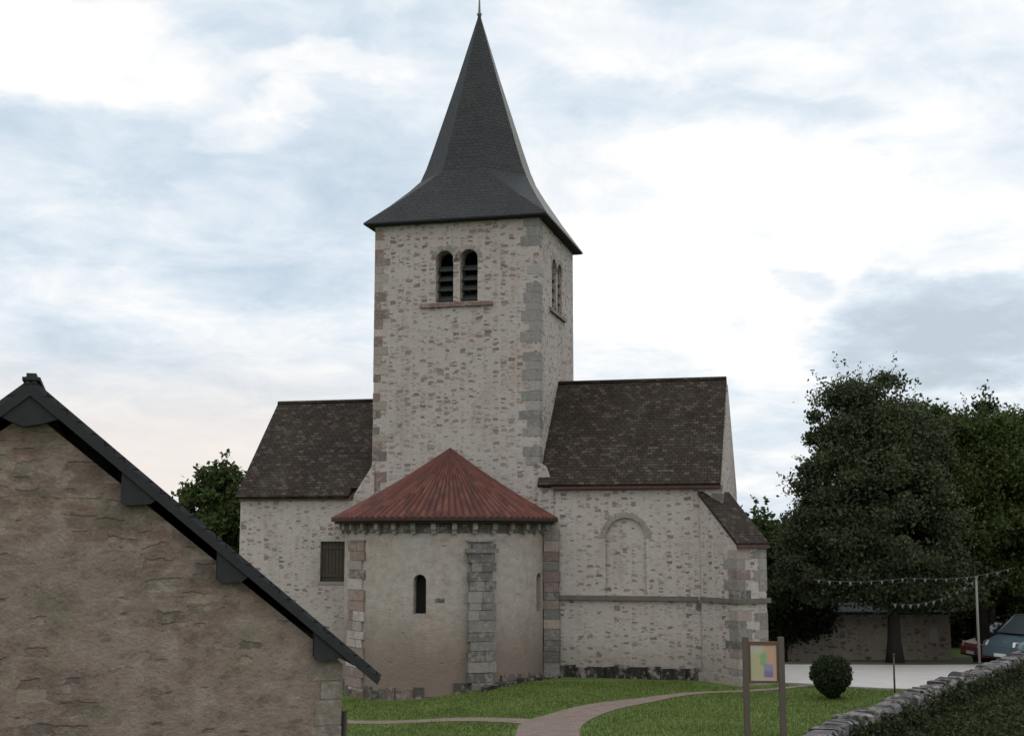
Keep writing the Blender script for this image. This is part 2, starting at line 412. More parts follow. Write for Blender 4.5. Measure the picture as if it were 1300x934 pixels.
M['cord'] = plain('cord', (.05, .05, .05), .9)
M['whitepanel'] = plain('pale_panel', (.36, .36, .37), .6, .1, 3)
M['gravel'] = plain('pale_compacted_gravel', (.40, .385, .375), .9, .22, 1.6)
M['earth'] = plain('dark_earth_verge', (.055, .050, .040), .95, .5, 2.5)
M['kerb'] = plain('kerb_stone', (.20, .19, .17), .9, .25, 3)
M['bark'] = plain('bark', (.022, .019, .016), .95, .5, 6, stretch=(3, 3, .6), st=.8)
M['tyre'] = plain('tyre', (.02, .02, .02), .85, .1)
M['rim'] = plain('rim', (.35, .35, .36), .35, .1, 3, metal=.7)
M['carglass'] = plain('car_glass', (.05, .06, .07), .06, .1, 2)
M['lampglass'] = plain('headlamp_glass', (.62, .62, .60), .12, .1, 2)
M['plate'] = plain('pale_plate', (.6, .6, .58), .5, .05, 2)
def paint(name, col):
    m, N, b = mat(name, .32); b.inputs['Coat Weight'].default_value = .6
    f = N.noise(objc(N), 3, 4, .6).outputs[0]
    N.l.new(N.mix(f, tuple(x*.85 for x in col), col), b.inputs['Base Color']); return m
M['blue'] = paint('grey_blue_car_paint', (.075, .11, .135))
M['red'] = paint('red_car_paint', (.16, .018, .015))

def ground_mat():
    m, N, b = mat('lawn', .95)
    ob = objc(N)
    a = N.noise(ob, .35, 5, .6).outputs[0]; f = N.noise(ob, 14, 5, .7).outputs[0]; g = N.noise(N.vm('MULTIPLY', ob, (1, .35, 1)), 2.2, 5, .65).outputs[0]
    c = N.mix(N.ss(a, .35, .65), (.056, .094, .018), (.080, .120, .025))
    c = N.mix(N.m('MULTIPLY', N.ss(g, .45, .75), .55), c, (.105, .125, .038))
    c = N.mix(N.m('MULTIPLY', N.ss(g, .5, .2), .4), c, (.030, .062, .014))
    c = N.mix(.65, c, N.mix(f, (.22, .22, .22), (.78, .78, .78)), 'OVERLAY')
    N.l.new(c, b.inputs['Base Color']); bump(N, b, f, .05, .8)
    return m
M['lawn'] = ground_mat()
def path_mat():
    m, N, b = mat('pink_brick_paving', .9)
    ob = objc(N)
    br = N.new('ShaderNodeTexBrick'); N.l.new(ob, br.inputs['Vector']); br.inputs['Scale'].default_value = 1
    br.inputs['Brick Width'].default_value = .22; br.inputs['Row Height'].default_value = .11; br.inputs['Mortar Size'].default_value = .006
    br.inputs['Color1'].default_value = (.135, .095, .080, 1); br.inputs['Color2'].default_value = (.185, .14, .12, 1); br.inputs['Mortar'].default_value = (.11, .092, .08, 1)
    f = N.noise(ob, 9, 5, .6).outputs[0]; g = N.noise(ob, .8, 4, .6).outputs[0]
    c = N.mix(N.m('MULTIPLY', N.ss(g, .45, .7), .5), br.outputs[0], (.15, .13, .11))
    c = N.mix(.5, c, N.mix(f, (.3, .3, .3), (.7, .7, .7)), 'OVERLAY')
    N.l.new(c, b.inputs['Base Color']); bump(N, b, f, .01, .4)
    return m
M['path'] = path_mat()
def leaf_mat(name, c0, c1, c2):
    m, N, b = mat(name, .7); b.inputs['Specular IOR Level'].default_value = .12
    at = N.new('ShaderNodeAttribute', attribute_name='Col')
    s_ = N.new('ShaderNodeSeparateColor'); N.l.new(at.outputs[0], s_.inputs[0])
    c = N.mix(s_.outputs[0], c0, c1); c = N.mix(N.m('MULTIPLY', s_.outputs[1], .5), c, c2)
    N.l.new(c, b.inputs['Base Color'])
    tr = N.new('ShaderNodeBsdfTranslucent'); N.l.new(c, tr.inputs[0])
    mx = N.new('ShaderNodeMixShader'); mx.inputs[0].default_value = .22
    N.l.new(b.outputs[0], mx.inputs[1]); N.l.new(tr.outputs[0], mx.inputs[2])
    N.l.new(mx.outputs[0], N.n['Material Output'].inputs[0])
    return m
M['leaf_grey'] = leaf_mat('leaf_grey_green', (0.02769, 0.03883, 0.01888), (0.06131, 0.07552, 0.03776), (0.08405, 0.0809, 0.04247))
M['leaf_green'] = leaf_mat('leaf_green', (0.02285, 0.03829, 0.0107), (0.05097, 0.07748, 0.01986), (0.08789, 0.07748, 0.02674))
M['leaf_dark'] = leaf_mat('leaf_dark', (0.01283, 0.02139, 0.008556), (0.03208, 0.04421, 0.01711), (0.03565, 0.04278, 0.02139))
M['leaf_mid'] = leaf_mat('leaf_mid', (0.0224, 0.0385, 0.0126), (0.0525, 0.077, 0.0224), (0.077, 0.084, 0.035))
M['ivy'] = leaf_mat('ivy_leaf', (0.0143, 0.022, 0.0077), (0.0319, 0.0429, 0.0154), (0.066, 0.066, 0.0385))
M['blade'] = leaf_mat('grass_blade', (.045, .082, .015), (.110, .148, .032), (.20, .18, .08))

# ------------------------------------------------------------------ ground
def sst(a, b, x):
    t = np.clip((x-a)/(b-a), 0, 1); return t*t*(3-2*t)
def hgt(x, y):
    x = np.asarray(x, float); y = np.asarray(y, float)
    h = -.50*sst(.8, -4.0, x)*1.0
    h = -.50*(1-sst(-4.0, .8, x))*sst(24, 31, y)*(1-sst(46, 60, y))
    h = h + 2.8*(1-sst(3, 22, y))
    h = h - .5*sst(46, 51.5, y)*sst(6, 10, x)*(1-sst(70, 90, y))
    h = h + .02*np.sin(x*1.3+y*.7) * sst(4, 20, y)*(1-sst(37, 38, y))
    return h
H = lambda x, y: float(hgt(x, y))
def grid_mesh(name, xs, ys, zoff, m, keep=None):
    X, Y = np.meshgrid(xs, ys); Z = hgt(X, Y) + zoff
    nx, ny = len(xs), len(ys)
    V = np.stack([X, Y, Z], -1).reshape(-1, 3)
    idx = np.arange(nx*ny).reshape(ny, nx)
    F = np.stack([idx[:-1, :-1], idx[:-1, 1:], idx[1:, 1:], idx[1:, :-1]], -1).reshape(-1, 4)
    me = bpy.data.meshes.new(name); me.from_pydata(V.tolist(), [], F.tolist()); me.update()
    me.polygons.foreach_set('use_smooth', [True]*len(me.polygons))
    me.materials.append(m); o = bpy.data.objects.new(name, me); C.objects.link(o); return o
def spaced(a, b, lo, hi, fine, coarse_n):
    l = lo - np.geomspace(1, lo-a+1, coarse_n)[::-1] + 1; r = hi + np.geomspace(1, b-hi+1, coarse_n) - 1
    return np.unique(np.round(np.concatenate([l, np.arange(lo, hi, fine), r]), 4))
gr = grid_mesh('ground', spaced(-900, 900, -30, 36, .5, 16), spaced(-400, 1600, -6, 92, .5, 16), 0, M['lawn'])
tag(gr, kind='structure')

def catmull(P, n=10):
    P = [P[0]] + list(P) + [P[-1]]; out = []
    for i in range(1, len(P)-2):
        p0, p1, p2, p3 = [np.array(q, float) for q in P[i-1:i+3]]
        for k in range(n):
            t = k/n
            out.append(.5*((2*p1)+(-p0+p2)*t+(2*p0-5*p1+4*p2-p3)*t*t+(-p0+3*p1-3*p2+p3)*t**3))
    out.append(np.array(P[-1], float)); return out
def strip(name, left, right, zoff, m, cross=6, thick=0.0):
    L = catmull(left); Rr = catmull(right); V = []; F = []
    for a, b in zip(L, Rr):
        for k in range(cross+1):
            p = a + (b-a)*k/cross; V.append((p[0], p[1], H(p[0], p[1]) + zoff))
    n = cross+1
    for i in range(len(L)-1):
        for k in range(cross): F.append((i*n+k, i*n+k+1, (i+1)*n+k+1, (i+1)*n+k))
    me = bpy.data.meshes.new(name); me.from_pydata(V, [], F); me.update(); me.materials.append(m)
    o = bpy.data.objects.new(name, me); C.objects.link(o); return o
# brick path: comes up from the viewer, swings right along the church towards the plaza
pp = strip('brick_path', [(.05, 23.5), (.08, 27), (.1, 30.2), (.35, 31.9), (1.5, 34.0), (3.2, 36.1), (5.2, 37.5), (7.2, 38.3), (9.0, 39.6)],
           [(1.35, 23.5), (1.42, 27), (1.5, 29.5), (1.75, 31.6), (2.7, 33.8), (4.1, 36.0), (5.5, 37.15), (7.3, 37.95), (9.1, 39.3)], .016, M['path'])
tag(pp, kind='structure')
pl_ = strip('brick_path_branch', [(-9.5, 36.3), (-7, 36.0), (-4.5, 35.55), (-2, 34.4), (0.3, 32.4), (.9, 32.2)],
            [(-9.5, 35.6), (-7, 35.3), (-4.4, 35.0), (-2, 33.8), (0.1, 31.7), (.7, 31.2)], .012, M['path'], 3)
tag(pl_, kind='structure')
# pale plaza / road beyond the lawn
def flat_poly(name, poly, zoff, m, n=40):
    xs = [p[0] for p in poly]
    mb = MB()
    near = [p for p in poly[:len(poly)//2]]; far = [p for p in poly[len(poly)//2:]][::-1]
    mb.bm.free()
    return strip(name, near, far, zoff, m, 8)
plz = flat_poly('gravel_road', [(6.3, 39.9), (8.2, 39.7), (11.3, 38.1), (15.2, 38.6), (20, 41), (40, 44),
                                (40, 50), (20, 46.6), (15.5, 45.6), (11.5, 45.6), (9, 45.7), (6.3, 46.3)], .008, M['gravel'])
tag(plz, kind='structure')
vg = strip('earth_verge', [(6.0, 46.28), (9, 45.68), (11.5, 45.58), (15.5, 45.58), (20, 46.58), (40, 49.9)], [(6.0, 53.5), (9, 53.5), (11.5, 53.5), (15.5, 53.5), (20, 54), (40, 57)], .004, M['earth'], 8)
tag(vg, kind='structure')
kb = MB()
kpts = catmull([(6.3, 39.8), (8.2, 39.6), (11.3, 38.0), (15.2, 38.5), (20, 40.9)], 6)
for a, b in zip(kpts, kpts[1:]):
    d_ = (b-a); d_ = d_/np.linalg.norm(d_); n_ = np.array([-d_[1], d_[0]])*.07
    z = H(*a)
    kb.prism([(*(a-n_), z-.1), (*(a+n_), z-.1), (*(b+n_), z-.1), (*(b-n_), z-.1)], (0, 0, .16))
tag(kb.build('kerb', M['kerb']), kind='structure')

# ------------------------------------------------------------------ CHURCH (local frame: x along the facade, y into depth)
TH = .2435
church = thing('village_church', 'pale stone village church with a square bell tower, slate spire and round red-tiled apse', 'church', (.896, 42.0, 0), -TH)
W_ = 5.75
def qcol(kind):
    base = {'grey': [(.120, .114, .108), (.152, .144, .134), (.098, .094, .090), (.185, .172, .158)],
            'soft': [(.185, .178, .172), (.15, .146, .142), (.225, .21, .198), (.165, .158, .152)],
            'pink': [(.155, .108, .094), (.185, .135, .116), (.25, .22, .195), (.15, .12, .11), (.33, .29, .26)],
            'mix': [(.17, .13, .12), (.22, .21, .20), (.15, .15, .14), (.26, .22, .19)]}[kind]
    c = rnd.choice(base); k = rnd.uniform(.85, 1.15); return tuple(v*k for v in c)
def quoins(name, parent, x, side, y, z0, z1, kind, wide=(.28, .55), h=(.24, .36), both=None, pr=.012, miss=0.0):
    """corner stones toothed into the wall: x is the arris, side +1 runs to +x; both: also return along y"""
    mb = MB(); z = z0; k = 0
    while z < z1-.1:
        hh = min(rnd.uniform(*h), z1-z); wd = wide[k % 2]*rnd.uniform(.85, 1.2); wb = wide[(k+1) % 2]*rnd.uniform(.85, 1.2)
        if rnd.random() >= miss:
            x0, x1 = (x-pr, x+wd) if side > 0 else (x-wd, x+pr)
            c = qcol(kind)
            mb.box(x0, x1, y-pr*rnd.uniform(.7, 1.5), y+.10, z+.008, z+hh-.008, c)
            if both: mb.box(x-.1, x+pr*1.3, y+.11, y+wb, z+.008, z+hh-.008, c)
        z += hh; k += 1
    return mb.build(name, M['quoin'], parent)

# tower shaft
def tower():
    mb = MB(); T = .6; z0, z1 = -1.2, 15.0
    fh = [arch(-3.27, .62, 12.2, 13.97), arch(-2.42, .62, 12.2, 13.99)]
    mb.fill([(-W_, z0), (0, z0), (0, z1), (-W_, z1)], fh, T, panel_xz(0, T))
    rh = [arch(2.38, .74, 12.2, 14.0), arch(3.31, .74, 12.2, 14.0)]
    mb.fill([(T, z0), (W_-T, z0), (W_-T, z1), (T, z1)], rh, T, panel_yz(0, T))
    mb.box(-W_, -W_+T, T, W_-T, z0, z1); mb.box(-W_, 0, W_-T, W_, z0, z1)
    mb.box(-W_+T, -T, T, W_-T, 11.4, 11.6)
    o = mb.build('tower_wall', M['tower'], church, weld=False)
    # belfry windows: arch ring, colonnette, sill, louvres
    for side in ('front', 'right'):
        wm = MB()
        cs = (-3.27, -2.42) if side == 'front' else (2.38, 3.31)
        mid = sum(cs)/2
        def put(x0, x1, d0, d1, z0_, z1_, mb_, col=None):
            if side == 'front': mb_.box(x0, x1, d0, d1, z0_, z1_, col)
            else: mb_.box(-d1, -d0, x0, x1, z0_, z1_, col)
        for c in cs:
            for k in range(9):
                a0 = PI*(k+.05)/9; a1 = PI*(k+.95)/9; r0 = .312 if side == 'front' else .372; r1 = r0+rnd.uniform(.14, .20); zc = 13.67 if side == 'front' else 13.63
                q = [(c+r*math.cos(a), zc+r*math.sin(a)) for r, a in ((r0, a0), (r1, a0), (r1, a1), (r0, a1))]
                col = qcol('mix')
                if side == 'front': wm.prism([(x, -.015, z) for x, z in q], (0, .12, 0), col)
                else: wm.prism([(.015, x, z) for x, z in q], (-.12, 0, 0), col)
        fr = wm.build('belfry_window', M['quoin'], church)
        sm = MB(); put(mid-1.27, mid+1.27, -.09, .2, 12.03, 12.17, sm, (.15, .10, .085)); sm.build('window_sill', M['quoin'], fr)
        km = MB()
        if side == 'front': km.tube([(mid, .14, 12.17), (mid, .14, 13.6)], .085, 10, (.26, .25, .24)); km.box(mid-.13, mid+.13, .0, .28, 13.55, 13.70, (.24, .22, .2)); km.box(mid-.12, mid+.12, .02, .26, 12.17, 12.27, (.2, .19, .18))
        else: km.tube([(-.14, mid, 12.17), (-.14, mid, 13.6)], .085, 10, (.26, .25, .24)); km.box(-.28, 0, mid-.13, mid+.13, 13.55, 13.70, (.24, .22, .2))
        km.build('colonnette', M['quoin'], fr)
        for c in cs:
            for zl in (12.38, 12.72, 13.06, 13.40):
                lm = MB()
                if side == 'front': lm.prism([(c-.31, .20, zl-.10), (c-.31, .23, zl-.10), (c-.31, .47, zl+.12), (c-.31, .44, zl+.12)], (.62, 0, 0))
                else: lm.prism([(-.05, c-.37, zl-.12), (-.08, c-.37, zl-.12), (-.30, c-.37, zl+.14), (-.27, c-.37, zl+.14)], (0, .74, 0))
                lm.build('louvre', M['louvre'], fr)
    quoins('corner_quoins', church, -W_, 1, 0, 5.9, 14.95, 'pink', (.26, .46), miss=.12)
    quoins('corner_quoins', church, 0, -1, 0, 6.7, 14.95, 'soft', (.38, .58), both=True, miss=.12)
    # eave and spire
    e = W_/2 + .33; cx, cy = -W_/2, W_/2; ze = 15.0
    mb = MB()
    mb.box(cx-e+.06, cx+e-.06, cy-e+.06, cy+e-.06, ze-.07, ze+.01)
    mb.build('spire_soffit', M['fascia'], church)
    corners = [(cx+sx*e, cy+sy*e, ze+.012) for sx, sy in ((1, 1), (-1, 1), (-1, -1), (1, -1))]
    zb = 16.92; rb = 2.03
    octv = [(cx+rb*math.cos(R(22.5+45*k)), cy+rb*math.sin(R(22.5+45*k)), zb) for k in range(8)]
    apex = (cx, cy, 23.42)
    def lerp(a, b, t): return tuple(x+(y-x)*t for x, y in zip(a, b))
    # oct vertex k hangs over corner (k//2 shifted); rings give the bell-cast sweep
    cof = [0, 0, 1, 1, 2, 2, 3, 3]
    def octr(r_, z_): return [(cx+r_*math.cos(R(22.5+45*k)), cy+r_*math.sin(R(22.5+45*k)), z_) for k in range(8)]
    rb_ = octr(2.11, 17.02)
    r0_ = [corners[cof[k]] for k in range(8)]
    rings = [r0_, [lerp(r0_[k], rb_[k], .45)[:2] + (ze+.012+(17.02-ze)*.41,) for k in range(8)], [lerp(r0_[k], rb_[k], .80)[:2] + (ze+.012+(17.02-ze)*.765,) for k in range(8)],
             rb_, octr(1.905, 17.5), octr(1.635, 18.3), octr(.78, 20.95), octr(.03, 23.42)]
    mb = MB()
    for q0, q1 in zip(rings, rings[1:]):
        for k in range(8):
            k2 = (k+1) % 8; a_, b2, c2, d2 = q0[k], q0[k2], q1[k2], q1[k]
            if a_ == b2: mb.faces([a_, c2, d2], [(0, 1, 2)])
            else: mb.faces([a_, b2, c2, d2], [(0, 1, 2, 3)])
    base = [(x, y, z-.055) for x, y, z in corners]
    mb.faces(corners + base, [(i, (i+1) % 4, 4+(i+1) % 4, 4+i) for i in range(4)] + [(4, 5, 6, 7)])
    mb.build('spire', M['slate'], church)
    fm = MB(); fm.tube([(cx, cy, 23.3), (cx, cy, 23.55), (cx, cy, 24.35)], [.07, .045, .018], 8)
    fm.tube([(cx, cy, 23.36), (cx, cy, 23.44), (cx, cy, 23.52)], [.05, .10, .05], 8)
    fm.build('finial', M['metal'], church)
tower()

def pent_body(mb, x0, x1, y0, y1, zw, zr, z0=-1.2, skin=0.0):
    ym = 3.04
    mb.prism([(x0, y0+skin, z0), (x0, y1, z0), (x0, y1, zw), (x0, ym, zr), (x0, y0+skin, zw)], (x1-x0, 0, 0))
def slope(mb, x0, x1, ye, zee, yr, zr, t=.12, outline=None):
    """roof slab with eave line (ye, zee) and ridge (yr, zr)"""
    n = Vector((0, -(zr-zee), (yr-ye))).normalized() * (1 if yr > ye else -1)
    if n.z < 0: n = -n
    mb.prism([(x0, ye, zee), (x1, ye, zee), (x1, yr, zr), (x0, yr, zr)], n*t)

# right transept
AR = 5.87
mb = MB(); pent_body(mb, -.02, AR, 0, 6.08, 6.0, 9.50, skin=.10); mb.build('transept_wall', M['church'], church)
mb = MB()
mb.fill([(.02, -1.2), (AR, -1.2), (AR, 5.86), (.02, 5.86)], [arch(2.79, 1.30, 2.60, 4.98, 20)], .10, panel_xz(0, .10))
mb.build('transept_facing', M['church'], church, weld=False)
mb = MB()     # arch ring of the walled-up window
for k in range(15):
    a0 = PI*(k+.06)/15; a1 = PI*(k+.94)/15; r0 = .655; r1 = r0+rnd.uniform(.13, .19)
    q = [(2.79+r*math.cos(a), 4.33+r*math.sin(a)) for r, a in ((r0, a0), (r1, a0), (r1, a1), (r0, a1))]
    mb.prism([(x, -.012, z) for x, z in q], (0, .09, 0), tuple(v*.9 for v in (.235, .205, .185)) if k % 3 else (.19, .165, .15))
bw_ = mb.build('blind_arch', M['quoin'], church)
mb = MB()
mb.box(AR-.002, AR+.11, -.1, .6, 2.40, 2.54); mb.box(.68, 5.03, -.12, .05, 2.40, 2.54)
mb.build('string_course', M['course'], church)
mb = MB(); mb.box(.48, AR, -.07, .2, 5.86, 5.98); mb.build('cornice', M['eave_stone'], church)
mb = MB(); slope(mb, -.02, AR-.04, -.20, 5.96, 3.04, 9.56); slope(mb, -.02, AR-.04, 6.28, 5.96, 3.04, 9.56)
mb.tube([(0, 3.04, 9.70), (AR-.04, 3.04, 9.70)], .085, 8)
rf = mb.build('transept_roof', M['tiles'], church)
mb = MB(); mb.box(.44, AR-.04, -.225, -.17, 5.90, 6.03); mb.build('eave_tiles', M['eave_red'], rf)
quoins('corner_quoins', church, AR, -1, 0, 2.6, 5.8, 'grey', (.35, .6), both=True)
quoins('corner_quoins', church, AR, -1, 0, -.1, 2.38, 'grey', (.5, .75), both=True)
# near-black footing stones along the transept
mb = MB(); x = .5
while x < 5.0:
    wd = rnd.uniform(.25, .6); t_ = rnd.uniform(.30, .40)
    mb.box(x, x+wd-.02, -rnd.uniform(.10, .2), .05, -.5, t_, (.018, .017, .014) if rnd.random() < .8 else (.03, .028, .024), .02); x += wd
mb.build('footing', M['quoin'], church)

mb = MB()
for k in range(9):
    a = -1.0 + k*.19; mb.box(a, a+.2, -3.3+k*.36-.18, -2.6+k*.3, -.5, rnd.uniform(.0, .20), (.02, .019, .015), .03)
mb.build('footing', M['quoin'], church)
# diagonal corner buttress with a tiled weathering
def buttress():
    d_ = Vector((1, -1, 0)).normalized(); e_ = Vector((1, 1, 0)).normalized(); c0 = Vector((AR, 0, 0)); w2 = .57; L = 1.28; back = -.44
    P = lambda t, s, z: tuple(c0 + d_*t + e_*s + Vector((0, 0, z)))
    zt = lambda t: 5.72 + (4.16-5.72)*(t+.5)/(L+.5)
    mb = MB()
    mb.prism([P(back, -w2, -1.2), P(L, -w2, -1.2), P(L, -w2, zt(L)), P(back, -w2, zt(back))], e_*(2*w2))
    bo = mb.build('corner_buttress', M['church'], church)
    mb = MB()
    mb.prism([P(back, -w2-.06, zt(back)+.01), P(L+.08, -w2-.06, zt(L+.08)+.01), P(L+.08, -w2-.06, zt(L+.08)+.13), P(back, -w2-.06, zt(back)+.13)], e_*(2*w2+.12))
    mb.build('weathering_tiles', M['tiles'], bo)
    mb = MB()
    mb.prism([P(L+.04, -w2-.05, zt(L)-.12), P(L+.12, -w2-.05, zt(L)-.12), P(L+.12, -w2-.05, zt(L)-.02), P(L+.04, -w2-.05, zt(L)-.02)], e_*(2*w2+.1))
    mb.build('weathering_eave', M['eave_red'], bo)
    mb = MB()   # toothed grey blocks on both outer arrises
    for s in (-1, 1):
        z = -.2; k = 0
        while z < 4.0:
            hh = rnd.uniform(.24, .36); wd = (.30, .5)[k % 2]
            if not 2.2 < z+hh/2 < 2.65:
                col = qcol('grey' if rnd.random() < .7 else 'mix')
                a, b_ = (s*(w2+.012), s*(w2-wd)); 
                mb.prism([P(L-.1, a, z+.01), P(L+.014, a, z+.01), P(L+.014, a, z+hh-.01), P(L-.1, a, z+hh-.01)], e_*(b_-a), col)
                wb = (.5, .3)[k % 2]
                mb.prism([P(L-.11-wb, s*(w2+.014), z+.01), P(L-.11, s*(w2+.014), z+.01), P(L-.11, s*(w2+.014), z+hh-.01), P(L-.11-wb, s*(w2+.014), z+hh-.01)], e_*(-s*.08), col)
            z += hh; k += 1
    mb.build('buttress_quoins', M['quoin'], bo)
    mb = MB()
    mb.prism([P(-.4, -w2-.09, 2.40), P(L+.09, -w2-.09, 2.40), P(L+.09, -w2-.09, 2.54), P(-.4, -w2-.09, 2.54)], e_*(2*w2+.18))
    mb.build('string_course', M['course'], bo)
    mb = MB()
    mb.prism([P(-.6, -w2-.1, -1.2), P(L+.12, -w2-.1, -1.2), P(L+.12, -w2-.1, .25), P(-.6, -w2-.1, .25)], e_*(2*w2+.2))
    mb.build('plinth', M['church'], bo)
buttress()

# left transept
AL = -10.52
mb = MB(); pent_body(mb, AL, -W_+.02, 0, 6.08, 5.72, 9.05, skin=.16); mb.build('side_wing_wall', M['church'], church)
mb = MB()
mb.fill([(AL, -1.2), (-W_-.02, -1.2), (-W_-.02, 5.60), (AL, 5.60)], [[(-7.56, 2.90), (-6.66, 2.90), (-6.66, 4.23), (-7.56, 4.23)]], .16, panel_xz(0, .16))
mb.build('side_wing_facing', M['church'], church, weld=False)
mb = MB()
for xa in np.arange(-7.545, -6.68, .125): mb.box(xa, xa+.112, .10, .13, 2.92, 4.21)
mb.box(-7.56, -6.66, .07, .11, 3.05, 3.13); mb.box(-7.56, -6.66, .07, .11, 3.98, 4.06)
wn2 = mb.build('window', M['shutter'], church)
mb = MB(); mb.box(-7.64, -6.58, -.03, .12, 2.80, 2.90, (.2, .19, .17)); mb.build('sill', M['quoin'], wn2)
mb = MB(); mb.box(AL-.03, -6.5, -.08, .2, 5.60, 5.72); mb.build('cornice', M['eave_stone'], church)
mb = MB()
# front slope: cut back beside the tower shoulder
def sl2(x0, x1, t0, t1):
    ye, zee, yr, zr = -.22, 5.66, 3.04, 9.12
    n = Vector((0, -(zr-zee), (yr-ye))).normalized()
    a = Vector((0, ye+(yr-ye)*t0, zee+(zr-zee)*t0)); b_ = Vector((0, ye+(yr-ye)*t1, zee+(zr-zee)*t1))
    mb.prism([a+Vector((x0, 0, 0)), a+Vector((x1, 0, 0)), b_+Vector((x1, 0, 0)), b_+Vector((x0, 0, 0))], n*.12)
sl2(AL-.06, -6.47, 0, 1); sl2(-6.47, -W_+.02, .08, 1)
slope(mb, AL-.06, -W_+.02, 6.30, 5.66, 3.04, 9.12)
mb.tube([(AL-.06, 3.04, 9.26), (-W_, 3.04, 9.26)], .085, 8)
mb.build('side_wing_roof', M['tiles'], church, weld=False)

# sloping stone shoulders under the tower, either side of the apse
mb = MB(); mb.prism([(-6.50, -.06, -1.2), (-6.50, -.06, 5.15), (-6.36, -.06, 5.80), (-5.66, -.06, 6.86), (-5.66, -.06, -1.2)], (0, 1.1, 0))
mb.build('shoulder', M['tower'], church)
mb = MB(); mb.prism([(-.05, -.06, -1.2), (-.05, -.06, 6.78), (.18, -.06, 6.66), (.47, -.06, 6.08), (.47, -.06, -1.2)], (0, .7, 0))
mb.build('shoulder', M['tower'], church)
quoins('corner_quoins', church, .47, -1, -.06, -.2, 4.4, 'grey', (.25, .40), both=True)

